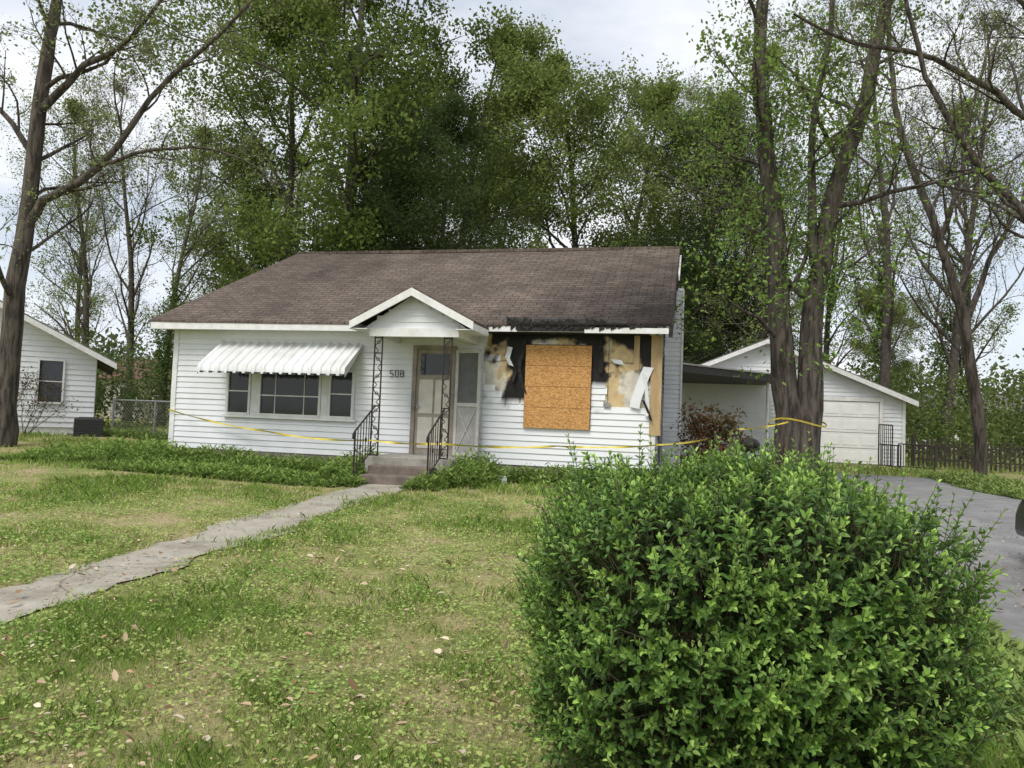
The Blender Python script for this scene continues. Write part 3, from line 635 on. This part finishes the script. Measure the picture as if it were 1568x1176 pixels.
def make_kind(seed,Ht,r0,crown0,spread,kids,leafargs,lean=.04,trop=.06,ang=(.7,1.2),ratio=.5,nm='tree',wander=.17):
    t=Tree(seed); pts=[];rad=[];p=Vector((0,0,-.2)); d=Vector((0,0,1)); n=12
    for i in range(n+1):
        pts.append(p.copy()); rad.append(r0*(1-.9*(i/n)**1.1)*(1.35 if i==0 else 1)); d=(d+t.rv()*lean+Vector((0,0,.1))).normalized(); p=p+d*Ht/n
    t.polys.append((pts,rad))
    prof=lambda q: max(.15,math.sin(math.pi*min(1,max(0.05,(q-crown0)/(1-crown0)*.9+.12)))**.7)
    t.side(pts,rad,spread,len(kids),kids,ratio,wander,trop,ang,crown0,prof)
    tm=tubes(nm+'_wood',t.polys); tm.materials.append(M_bark2)
    lm=None
    if leafargs: lm=t.leafcloud(nm+'_leaves',**leafargs); lm.materials.append(M_leaf)
    return tm,lm
kinds={
 'broad1':make_kind(1,22,.34,.18,6.8,(27,7,5,3),dict(per=8,sig=.26,size=.18,cA=(.085,.135,.028),cB=(.22,.30,.062),frac=.9)),
 'broad2':make_kind(2,20,.30,.15,5.8,(25,7,5,3),dict(per=8,sig=.26,size=.17,cA=(.115,.165,.04),cB=(.27,.34,.085),frac=.9)),
 'pine':make_kind(3,17,.26,.12,4.6,(34,6,4),dict(per=26,sig=.28,size=.20,cA=(.032,.060,.020),cB=(.10,.145,.042),aspect=.22,droop=.2),trop=.0,ang=(1.1,1.5)),
 'sparse':make_kind(4,18,.22,.15,5.2,(22,7,6,3),dict(per=3,sig=.16,size=.12,cA=(.14,.20,.05),cB=(.28,.34,.095),frac=.75),trop=.1,ang=(.45,.95),ratio=.55),
 'bare':make_kind(5,18,.22,.15,5.8,(18,7,6,4),dict(per=2,sig=.12,size=.09,cA=(.16,.19,.07),cB=(.26,.28,.11),frac=.35),trop=.12,ang=(.4,.9),ratio=.55),
}
def put(kind,name,x,y,s=1,rot=0,sz=None):
    E=empty(name,(x,y,g(x,y)),rot); E.scale=(s,s,sz or s); tm,lm=kinds[kind]
    link('trunk_and_branches',tm,E)
    if lm: link('foliage',lm,E)
    return E
put('broad1','broadleaf_tree',-7.6,33,1.15,.3); put('broad1','broadleaf_tree',-12.2,39,1.05,2.2); put('broad2','broadleaf_tree',-2.5,37,1.05,4.0)
put('broad2','broadleaf_tree',2.6,35,.92,1.0); put('broad2','broadleaf_tree',6.6,42,1.0,3.0); put('pine','pine_tree',-3.6,30,.82,.5); put('pine','pine_tree',-5.8,31,.74,2.5)
put('pine','pine_tree',8.8,33,.95,1.2); put('pine','pine_tree',11.2,38,.9,4.2); put('pine','pine_tree',6.8,31,.5,3.1); put('sparse','sparse_tree',-14.5,31,.72,.5); put('bare','bare_tree',-18.5,36,.9,1.5)
put('sparse','sparse_tree',-24,42,1.0,3.3); put('bare','bare_tree',-29,50,1.0,5.5); put('sparse','sparse_tree',-17,46,.95,2.2); put('broad2','broadleaf_tree',-21,55,.6,2.9)
put('bare','bare_tree',14.4,29,1.0,1.0); put('bare','bare_tree',18.5,32,1.05,2.4); put('sparse','sparse_tree',22,36,.95,3.9); put('bare','bare_tree',26,33,1.0,.8); put('sparse','sparse_tree',17.5,42,1.0,5.0); put('bare','bare_tree',12.5,44,1.2,.2)
put('broad2','broadleaf_tree',25,50,.55,.9); put('broad1','broadleaf_tree',14,52,.55,2.9); put('broad2','broadleaf_tree',-1,50,1.0,5.9); put('sparse','sparse_tree',-17,58,1.2,1.9); put('sparse','sparse_tree',10,30,.9,4.4)
def limb(t,pts,r0,r1,sub=3):
    P=[Vector(p) for p in pts]; out=[]
    for i in range(len(P)-1):
        a=P[max(i-1,0)];b=P[i];c=P[i+1];d=P[min(i+2,len(P)-1)]
        for k in range(sub):
            q=k/sub; out.append(.5*((2*b)+(c-a)*q+(2*a-5*b+4*c-d)*q*q+(3*b-a-3*c+d)*q**3)+t.rv()*.025)
    out.append(P[-1]); n=len(out); rad=[(r0+(r1-r0)*(i/(n-1))**.8)*t.r.uniform(.94,1.06) for i in range(n)]
    t.polys.append((out,rad)); return out,rad
def fg_tree(name,t,leaf,thr=.05):
    E=empty(name); tm=tubes(name+'_wood',t.polys,14,4,thr); link('trunk_and_branches',tm,E,M_bark)
    if leaf: link('foliage',t.leafcloud(name+'_leaves',**leaf),E,M_leaf)
    return E
t=Tree(21)
a=limb(t,[(6.72,17.5,.1),(6.62,17.5,.6),(6.5,17.5,1.9),(6.26,17.5,4.3),(6.0,17.5,7.1),(5.6,17.4,9.8),(5.7,17.4,12.2),(5.9,17.3,15.5)],.44,.09)
b=limb(t,[(6.85,17.45,.1),(6.92,17.45,1.2),(7.0,17.45,2.6),(7.02,17.4,4.8),(7.45,17.4,7.1),(8.15,17.3,9.6),(8.6,17.2,12.2),(9.0,17,15)],.42,.08)
c=limb(t,[(7.05,17.4,5.0),(6.9,17.3,6.5),(6.85,17.2,8.6),(7.1,17.1,11),(7.2,17,14)],.14,.04)
for lm_ in (a,b): t.side(lm_[0],lm_[1],3.0,4,(12,6,4,3),.55,.2,.06,(.6,1.2),.38)
t.side(c[0],c[1],1.8,3,(7,5,4),.5,.2,.05,(.5,1.1),.3)
for k in range(7):
    q=k*.9; limb(t,[(6.8+math.cos(q)*.25,17.48+math.sin(q)*.25,.9),(6.8+math.cos(q)*.42,17.48+math.sin(q)*.4,.5),(6.8+math.cos(q)*.75,17.48+math.sin(q)*.7,.28)],.18,.06)
YT=fg_tree('yard_tree',t,dict(per=4,sig=.18,size=.12,cA=(.11,.19,.035),cB=(.25,.37,.075),frac=.42))
pp=[]
for P,R in (a,b,c):
    for i,q in enumerate(P):
        if 2.8<q.z<12.5:
            for k in range(3): pp.append(np.array(q)+rs.normal(size=3)*np.array([.55,.35,.4]))
for k in range(26): pp.append(np.array([rs.uniform(4.0,6.2),rs.uniform(16.6,17.4),rs.uniform(5.2,8.8)]))
for k in range(18): pp.append(np.array([rs.uniform(6.5,9.2),rs.uniform(16.6,17.4),rs.uniform(3.8,8.8)]))
pp=np.array(pp); pp=np.repeat(pp,24,0)+rs.normal(size=(len(pp)*24,3))*np.array([.30,.22,.2]); n=len(pp); d=rdir(n); d[:,2]-=.5
qq=rs.rand(n,1); col=np.array((.09,.18,.03))*(1-qq)+np.array((.24,.40,.07))*qq
link('vine_foliage',leaves('vine_foliage',pp,d,rdir(n)+[0,-.5,.5],rs.uniform(.08,.16,n),rs.uniform(.045,.08,n),col),YT,M_leaf)
t=Tree(33)
a=limb(t,[(-11.62,17.2,.1),(-11.62,17.2,1.4),(-11.6,17.2,3.3),(-11.45,17.2,6.3),(-11.25,17.2,9.6),(-11.1,17.2,11.2),(-10.9,17,15)],.31,.08)
b=limb(t,[(-11.45,17.2,5.6),(-11.0,17.1,6.2),(-9.75,17,7.0),(-8.6,17,8.7),(-7.1,16.8,10.1),(-5.6,16.6,11.6)],.12,.03)
c=limb(t,[(-11.3,17.2,8.4),(-10.2,17,9.4),(-9.1,17,10.2),(-7.9,17,12.2)],.10,.03)
e=limb(t,[(-9.9,17,6.95),(-8.9,16.9,7.3),(-7.5,16.8,7.5),(-6.3,16.7,7.2),(-5.3,16.6,6.6)],.055,.012)
f=limb(t,[(-11.4,17.2,7.3),(-12.2,17,8.4),(-13.2,17,9.8)],.08,.03)
for q,L_,k in ((a,2.6,(12,6,5,3)),(b,2.0,(10,6,5,3)),(c,1.9,(8,6,5,3)),(e,1.1,(10,6,4)),(f,1.5,(6,5,4))): t.side(q[0],q[1],L_,len(k),k,.55,.2,.07,(.5,1.1),.35 if q is a else .15)
fg_tree('left_yard_tree',t,dict(per=2,sig=.10,size=.08,cA=(.15,.20,.06),cB=(.27,.32,.11),frac=.5),.04)
t=Tree(44)
a=limb(t,[(13.9,22,.1),(13.8,22,2.1),(13.3,22,5.2),(12.3,22,8.1),(11.4,22,10.6),(11.0,22,13.2),(10.9,22,16)],.20,.05)
b=limb(t,[(13.4,22,4.9),(14.1,22,6.8),(15,22,8.6),(15.6,22,11)],.10,.03)
c=limb(t,[(12.6,22,7.4),(13.1,21.8,9.2),(13.3,21.6,11.5),(13.9,21.5,14)],.09,.03)
for q,L_ in ((a,3.2),(b,2.4),(c,2.2)): t.side(q[0],q[1],L_,4,(11,6,5,4),.55,.2,.08,(.45,1.05),.25)
fg_tree('bare_tree',t,dict(per=1,sig=.1,size=.09,cA=(.15,.20,.06),cB=(.27,.32,.11),frac=.25),.04)
t=Tree(55)
a=limb(t,[(12.4,16,.1),(12.2,16,3.5),(12.3,16,7),(12.0,16,11),(12.2,16,14)],.28,.12)
b=limb(t,[(12.2,16,4.4),(11.6,16,5.6),(10.8,16,6.65),(9.75,16,7.9),(8.75,15.9,9.4),(8.2,15.8,11.3)],.13,.04)
c=limb(t,[(12.3,16,6.6),(11.6,16,8.0),(10.8,16,8.75),(8.95,15.9,9.8),(7.1,15.8,10.0),(5.8,15.8,10.6)],.12,.025)
e=limb(t,[(12.1,16,9.2),(11.2,16,10.6),(10.2,15.9,11.8)],.08,.03)
for q,L_ in ((a,2.4),(b,2.0),(c,1.8),(e,1.7)): t.side(q[0],q[1],L_,4,(11,6,5,4),.55,.2,.07,(.45,1.05),.22)
fg_tree('bare_tree',t,dict(per=1,sig=.1,size=.07,cA=(.15,.20,.06),cB=(.27,.32,.11),frac=.25),.04)
def blobs(name,centres,per,size,cA,cB,mat=M_leaf):
    P=[];C=[]
    for (x,y,z,rx,rz) in centres:
        n=int(per*rx*rz); q=rdir(n)*(rs.rand(n,1)**.45)
        rad=1+.35*np.sin(q[:,0:1]*5+x)*np.cos(q[:,2:3]*6+y)+.12*rs.normal(size=(n,1))
        P.append(np.array([x,y,z])+q*rad*np.array([rx,rx*.8,rz])); k=rs.rand(); qq=np.clip(k*.5+rs.rand(n,1)*.5,0,1); C.append((np.array(cA)*(1-qq)+np.array(cB)*qq))
    P=np.concatenate(P);C=np.concatenate(C); keep=P[:,2]>gh(P[:,0],P[:,1])-.1; P=P[keep];C=C[keep]; n=len(P)
    return link(name,leaves(name,P,rdir(n),rdir(n)+[0,0,.5],size*rs.uniform(.6,1.3,n),size*.6*rs.uniform(.7,1.2,n),C),None,mat)
cs=[]
for i in range(46):
    x=-48+i*2.15+random.uniform(-1,1); y=random.uniform(44,58); h=random.uniform(1.8,4.0)
    if -28<x<-20: y=62
    cs.append((x,y,h*.75,random.uniform(2.2,3.4),h))
blobs('distant_trees',cs,110,.40,(.06,.09,.03),(.19,.24,.075))
cs=[]
for i in range(60):
    x=-130+i*4.4; y=random.uniform(85,110); h=random.uniform(4,7); cs.append((x,y,h*.7,5.5,h))
blobs('distant_trees',cs,26,1.1,(.08,.105,.05),(.17,.20,.09))
cs=[(12.2,33,1.6,2.4,2.4),(15.3,31,1.8,2.2,2.6),(17.6,30,1.5,2.0,2.3),(20,29,1.8,2.2,2.8),(22.5,28,1.5,2.2,2.4),(7.5,34,2.5,3,3.4),(9.5,35,3,3,4),(24.5,27,2,2.4,3),(26.5,26,1.6,2.4,2.8),(17,36,2.4,2.6,2.8),(21,35,2.4,2.6,2.8)]
blobs('shrub_thicket',cs,400,.15,(.07,.11,.03),(.22,.29,.08))
cs=[(-14.2,30,2.0,2.0,2.6),(-11.2,29,1.3,1.6,1.8),(-9.6,28,1.6,1.5,2.4),(-17,31,2,2.4,2.6),(-13,33,3.0,2.4,3.0),(-16.0,34,2.6,2.4,3.0),(-22,34,2,3,3)]
blobs('shrub_thicket',cs,400,.15,(.06,.10,.03),(.18,.24,.07))
cs=[(-13.9+random.uniform(-.3,.3),30.2,z,.42,.8) for z in (3.2,4.2,5.2,6.1)]+[(14.4+random.uniform(-.3,.3),29,z,.42,.9) for z in (2,3.4,4.8,6.2,7.6,9)]+[(18.5+random.uniform(-.3,.3),32,z,.45,.9) for z in (2,3.4,4.8,6.2)]
blobs('ivy_foliage',cs,1400,.12,(.05,.09,.025),(.17,.26,.06))
blobs('red_tip_shrub',[(4.05,15.1,1.0,.52,.55),(3.85,15.2,1.55,.46,.5),(4.35,15.1,1.55,.42,.45),(4.1,15.1,.75,.5,.4)],3800,.085,(.07,.085,.03),(.24,.10,.065))
t=Tree(60)
for k in range(9): t.grow(Vector((-12.9+random.uniform(-.3,.3),19.6,.5)),Vector((random.uniform(-.6,.6),random.uniform(-.4,.4),1)).normalized(),1.5,.014,2,(5,4),.5,.2,.05,(.3,.8))
fg_tree('twiggy_shrub',t,dict(per=2,sig=.08,size=.06,cA=(.06,.05,.02),cB=(.16,.10,.04)),.04)
# ---------------------------------------------------------------- foreground shrub
bc=np.array([1.10,3.56,.62]); br_=np.array([.84,.84,.70])
def bush_pts(n,lo,hi):
    q=rdir(n*2); q=q[(q[:,2]>-.93)][:n]; e=4.0
    k=(np.abs(q)**e).sum(1)**(-1/e); s=q*k[:,None]
    lum=1+.05*np.sin(s[:,0]*6+1)+.05*np.sin(s[:,2]*7+s[:,1]*5)+.04*np.cos(s[:,1]*9+s[:,0]*3)
    foot=1-.16*np.clip(-s[:,2],0,1)**2
    f=rs.uniform(lo,hi,len(s))
    P=bc+s*br_*(lum*f)[:,None]*np.stack([foot,foot,np.ones(len(s))],1)
    nrm=unit(np.sign(s)*np.abs(s)**(e-1)/br_); return P,nrm,f
def sprigs(n,lo,hi,length,npair,cA,cT,leafL,up=.55):
    P,nr,f=bush_pts(n,lo,hi); n=len(P)
    ax=unit(nr+rs.normal(size=(n,3))*.33+np.array([0,0,up])); ref=rdir(n); s1=unit(np.cross(ax,ref)); s2=np.cross(ax,s1)
    Ls=length*rs.uniform(.6,1.4,n)
    pos=[];dd=[];nn=[];cc=[];ll=[]; tn=rs.uniform(.65,1.3,(n,1)); young=(rs.rand(n,1)<.65)
    for j in range(npair):
        t=(j+.5)/npair
        for sd in (1,-1):
            side=(s1 if j%2 else s2)*sd; out=1.0-.55*t
            pos.append(P+ax*(Ls*t)[:,None]); dd.append(side*out+ax*(.35+.6*t)+rs.normal(size=(n,3))*.15); nn.append(ax*1.0-side*.3+rs.normal(size=(n,3))*.15)
            m=(t**1.5)*np.where(young,1,.3); cc.append((np.array(cA)*(1-m)+np.array(cT)*m)*tn*rs.uniform(.85,1.15,(n,1))); ll.append(leafL*rs.uniform(.7,1.2,n)*(1-.35*t**2))
    return np.concatenate(pos),np.concatenate(dd),np.concatenate(nn),np.concatenate(cc),np.concatenate(ll),(P,ax,Ls)
BE=empty('hedge_shrub')
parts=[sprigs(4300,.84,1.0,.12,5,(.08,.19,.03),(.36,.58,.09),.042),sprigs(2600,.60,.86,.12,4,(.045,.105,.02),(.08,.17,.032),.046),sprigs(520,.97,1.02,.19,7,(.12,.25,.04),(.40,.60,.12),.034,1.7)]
P=np.concatenate([p[0] for p in parts]);Dd=np.concatenate([p[1] for p in parts]);Nn=np.concatenate([p[2] for p in parts]);Cc=np.concatenate([p[3] for p in parts]);Ll=np.concatenate([p[4] for p in parts])
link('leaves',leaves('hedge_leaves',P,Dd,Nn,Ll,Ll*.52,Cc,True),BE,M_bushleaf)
polys=[]
for p in parts:
    a,ax_,ls=p[5]
    for i in range(0,len(a)): polys.append(([a[i]-ax_[i]*.1,a[i]+ax_[i]*ls[i]*.5,a[i]+ax_[i]*ls[i]],[.0022,.0018,.001]))
t=Tree(70)
for k in range(26): t.grow(Vector((1.10+random.uniform(-.42,.42),3.56+random.uniform(-.35,.35),0)),Vector((random.uniform(-.55,.55),random.uniform(-.55,.55),1)).normalized(),.8,.014,2,(6,4),.5,.15,.03,(.3,.8))
link('stems',tubes('hedge_stems',polys+t.polys,6,3),BE,surf('stem',(.10,.09,.04),(.06,.05,.03)))
# ---------------------------------------------------------------- grass
def allowed(x,y):
    u,v=to_uv(x,y); n=len(np.atleast_1d(x))
    j=.10*np.sin(v*2.1)+.06*np.sin(v*5.3+1)
    edge=rs.uniform(-.14,.02,n)
    path=(u>PU0+j*.6-edge)&(u<PU1+j*.6+edge)&(v<-1.9)&~((np.abs(((v+18+.05*np.sin(u*9))%1.5)-.75)<.02)&(rs.rand(n)<.7))
    drv=(u>DU0+.02)&(u<DU1)&(v<8.3); house=(u>-.05)&(u<10.05)&(v>-.03)&(v<8.4); por=(u>4.95)&(u<6.65)&(v>-1.97)&(v<=0)
    ap=(u>11.2)&(u<13.2)&(v>1.0)&(v<8.3)
    return ~(path|drv|house|por|ap)
def patch(x,y): return np.array([mn.noise(Vector((a*.6,b*.6,0)))+.6*mn.noise(Vector((a*1.9,b*1.9,4)))+.45*mn.noise(Vector((a*5,b*5,8))) for a,b in zip(x,y)])
def blades(N0,ymin,ymax,h,wd,cA,cB,cC,lean=.5,thin=.5):
    y=np.sqrt(rs.uniform(ymin**2,ymax**2,N0)); x=y*rs.uniform(-.85,.95,N0)+rs.uniform(-.5,.5,N0)
    k=allowed(x,y); x=x[k];y=y[k]; pn=patch(x,y)
    k=rs.rand(len(x))<np.clip(thin+pn*1.2,.12,1); x=x[k];y=y[k];pn=pn[k]; n=len(x)
    z=gh(x,y); th=rs.uniform(0,2*np.pi,n); H_=h*rs.uniform(.35,1.4,n)*(1+1.1*np.clip(pn,-.5,1)); w_=wd*rs.uniform(.7,1.4,n)
    ln=rs.uniform(0,2*np.pi,n); la=H_*rs.uniform(.1,1,n)*lean*2
    base=np.stack([x,y,z-.005],1); s=np.stack([np.cos(th),np.sin(th),np.zeros(n)],1)*(w_/2)[:,None]; o=np.stack([np.cos(ln)*la,np.sin(ln)*la,H_],1)
    V=np.stack([base-s,base+s,base+o*np.array([.35,.35,.6])+s*.8,base+o,base+o*np.array([.35,.35,.6])-s*.8],1).reshape(-1,3)
    i=np.arange(n)[:,None]*5; F=i+np.array([[0,1,2,3,4]])
    q=np.clip(.46-pn*1.4+rs.normal(size=n)*.22,0,1)[:,None]; r3=(rs.rand(n,1)<(.08+.34*q)); col=np.array(cA)*(1-q)+np.array(cB)*q; col=np.where(r3,np.array(cC)*rs.uniform(.6,1.15,(n,1)),col)*rs.uniform(.7,1.3,(n,1))
    return V,F,np.repeat(tone(col,.08),5,0)
def joinm(name,lst,mat,parent=None):
    off=0;VV=[];FF=[];CC=[]
    for V,F,C in lst: VV.append(V);FF.append(F+off);CC.append(C);off+=len(V)
    return link(name,fast_mesh(name,np.concatenate(VV),np.concatenate(FF),np.concatenate(CC)),parent,mat)
ga=(.21,.34,.06); gb=(.45,.49,.145); gc=(.58,.50,.28)
joinm('grass',[blades(190000,1.6,6,.042,.0042,ga,gb,gc),blades(160000,6,12,.052,.008,ga,gb,gc),blades(100000,11,20,.07,.014,ga,gb,gc),blades(50000,18,34,.10,.03,ga,gb,gc)],M_grass)
n0=180000; y=np.sqrt(rs.uniform(1.6**2,11**2,n0)); x=y*rs.uniform(-.85,.95,n0); k=allowed(x,y); x=x[k];y=y[k]
pn=np.array([mn.noise(Vector((a*1.1,b*1.1,7)))+.6*mn.noise(Vector((a*3.3,b*3.3,9))) for a,b in zip(x,y)]); k=pn>rs.uniform(-.45,.45,len(pn)); x=x[k];y=y[k];pn=pn[k];n=len(x)
d=np.stack([rs.normal(size=n),rs.normal(size=n),rs.uniform(-.2,.7,n)],1); nr=np.stack([rs.normal(size=n)*.4,rs.normal(size=n)*.4,np.ones(n)],1)
q=np.clip(rs.rand(n,1)*.7+.35-pn[:,None]*.5,0,1); col=np.array((.17,.35,.06))*(1-q)+np.array((.46,.54,.16))*q
Lz=rs.uniform(.012,.036,n)
link('lawn_weeds',leaves('lawn_weeds',np.stack([x,y,gh(x,y)+rs.uniform(.01,.05,n)],1),d,nr,Lz,Lz*.75,col,True),None,M_grass)
def fallen(n0,ymax,smin,smax,name):
    y=np.sqrt(rs.uniform(2.2**2,ymax**2,n0)); x=y*rs.uniform(-.75,.8,n0); k=np.array([mn.noise(Vector((a*.8,b*.8,17))) for a,b in zip(x,y)])>rs.uniform(-.5,.4,n0); x=x[k];y=y[k]; n=len(x)
    d=np.stack([rs.normal(size=n),rs.normal(size=n),rs.uniform(-.1,.45,n)],1); nr=np.stack([rs.normal(size=n)*.35,rs.normal(size=n)*.35,np.ones(n)],1)
    pal=np.array([(.42,.27,.15),(.52,.38,.25),(.26,.16,.09),(.62,.52,.40),(.48,.33,.22)])
    col=pal[rs.randint(0,5,n)]*rs.uniform(.7,1.15,(n,1)); L_=rs.uniform(smin,smax,n)
    return leaves(name,np.stack([x,y,gh(x,y)+rs.uniform(.03,.065,n)],1),d,nr,L_,L_*rs.uniform(.35,.65,n),col,True)
link('fallen_leaves',fallen(750,8,.04,.09,'fl1'),None,M_dead); link('fallen_leaves',fallen(16000,12,.012,.038,'fl2'),None,M_dead)
mb=MB(); x,y=hw(7.25,-1.0); z=g(x,y); mb.prism([(x-.25,y-.1,z+.03),(x+.3,y-.05,z+.03),(x+.28,y+.15,z+.05),(x-.2,y+.12,z+.06)],[(x-.25,y-.1,z+.12),(x+.3,y-.05,z+.11),(x+.28,y+.15,z+.15),(x-.2,y+.12,z+.16)]); mb.obj('fallen_siding_piece',M_white)
def weeds(name,cl,n_per,cA,cB):
    P=[];C=[];Dn=[];Lz=[]
    for (u,v,ru,rv_,hh) in cl:
        n=int(n_per*ru*rv_*4); uu=u+rs.uniform(-1,1,n)*ru; vv=v+rs.uniform(-1,1,n)*rv_
        ed=1-np.clip(((uu-u)/ru)**2*.6+((vv-v)/rv_)**2*.6,0,.85)
        x=-7.15+uu*CU-vv*SU; y=15.8+uu*SU+vv*CU; top=hh*ed*rs.uniform(.35,1.3,n)
        for k in range(9):
            t=rs.uniform(.1,1,n); a=rs.uniform(0,6.28,n)
            P.append(np.stack([x+np.cos(a)*.03,y+np.sin(a)*.03,gh(x,y)+top*t],1)); Dn.append(np.stack([np.cos(a),np.sin(a),rs.uniform(.0,1.2,n)],1)); Lz.append(rs.uniform(.05,.13,n)); q=np.clip(t[:,None]*.6+rs.rand(n,1)*.4,0,1); C.append(np.array(cA)*(1-q)+np.array(cB)*q)
    P=np.concatenate(P);Dn=np.concatenate(Dn);Lz=np.concatenate(Lz);C=np.concatenate(C); n=len(P)
    nr=rdir(n)*.5; nr[:,2]+=1
    return link(name,leaves(name,P,Dn,nr,Lz,Lz*.32,C),None,M_grass)
weeds('weed_patch',[(.2,-1.2,1.5,.8,.46),(1.9,-.9,1.3,.6,.38),(3.6,-.6,1.3,.5,.26),(4.7,-.7,.4,.7,.5),(6.95,-.8,.55,.6,.52),(6.9,-1.5,.5,.5,.42),(8.3,-.4,1.4,.35,.30),(9.7,-.3,.9,.4,.35),(-1.4,-1.0,1.0,.9,.3),(4.75,-1.7,.35,.45,.42),(11.0,.2,1.2,.6,.3),(2.6,-2.0,2.4,.6,.16),(5.1,-2.2,.25,.25,.22),(6.5,-2.2,.3,.3,.25)],380,(.08,.15,.03),(.24,.36,.075))
weeds('edge_weeds',[(12.7,-5,.25,4,.16),(12.6,-11,.3,3,.18),(17.3,0,.5,6,.2),(17.5,6,.6,3,.25),(-4,4.5,3,.5,.2)],300,(.10,.16,.04),(.27,.37,.10))
CN=empty('crushed_drink_can',(2.50,4.1,g(2.5,4.1)+.035)); CN.rotation_euler=(math.radians(78),.3,.7)
secs=[(-.06,.026),(-.055,.031),(-.02,.030),(0,.022),(.02,.029),(.05,.031),(.058,.026)]
for i,(nm_,c,lo,hi) in enumerate((('can_blue',(.02,.08,.45),0,3),('can_white',(.75,.75,.78),3,5),('can_red',(.5,.03,.03),5,6))):
    mb=MB()
    for k in range(lo,hi): mb.bar((.01*math.sin(k*2),0,secs[k][0]),(.01*math.sin(k*2+2),0,secs[k+1][0]),secs[k][1],secs[k+1][1],sides=14)
    mb.obj(nm_,surf(nm_,c,tuple(q*.8 for q in c),20,.25),CN)
CR=empty('parked_car',(5.62,8.45,g(6,7)+.02),YAW)
M_car=surf('black_paint',(.012,.012,.014),(.016,.016,.018),3,.2,spec=.7)
prof=[(0,.35),(.02,.62),(.15,.78),(.9,.93),(1.25,.98),(1.95,1.42),(3.1,1.45),(3.9,1.08),(4.45,1.02),(4.55,.7),(4.5,.32)]
mb=MB(); W=1.78
L0=[(0.06,-a,b) for a,b in prof]; L1=[(W-.06,-a,b) for a,b in prof]; mb.prism(L1,L0); mb.obj('car_body',M_car,CR,.08)
mb=MB()
for xx in (.055,W-.055):
    s=-1 if xx<1 else 1
    mb.quad((xx+s*.012,-1.5,1.03),(xx+s*.012,-2.0,1.36),(xx+s*.012,-3.05,1.39),(xx+s*.012,-3.6,1.08))
mb.obj('car_windows',M_glass,CR)
mb=MB(); mr=MB()
for xx in (.0,W-.2):
    for yy in (-.85,-3.65):
        mb.bar((xx+.02,yy,.33),(xx+.2,yy,.33),.33,sides=24); mr.bar((xx+.0,yy,.33),(xx+.22,yy,.33),.19,sides=12)
mb.obj('tyres',surf('tyre',(.02,.02,.02),(.03,.03,.03)),CR,.02); mr.obj('rims',M_galv,CR)
mb=MB(); mb.box(-.16,.05,-1.5,-1.32,1.0,1.14); mb.obj('door_mirror',M_car,CR,.03)
mb=MB(); mb.box(.12,.5,-.05,.01,.62,.72); mb.box(W-.5,W-.12,-.05,.01,.62,.72); mb.obj('lamps',surf('lamp_glass',(.5,.5,.5),(.4,.4,.4),5,.1),CR)
print('DONE objects',len(bpy.data.objects), 'polys',sum(len(m.polygons) for m in bpy.data.meshes))
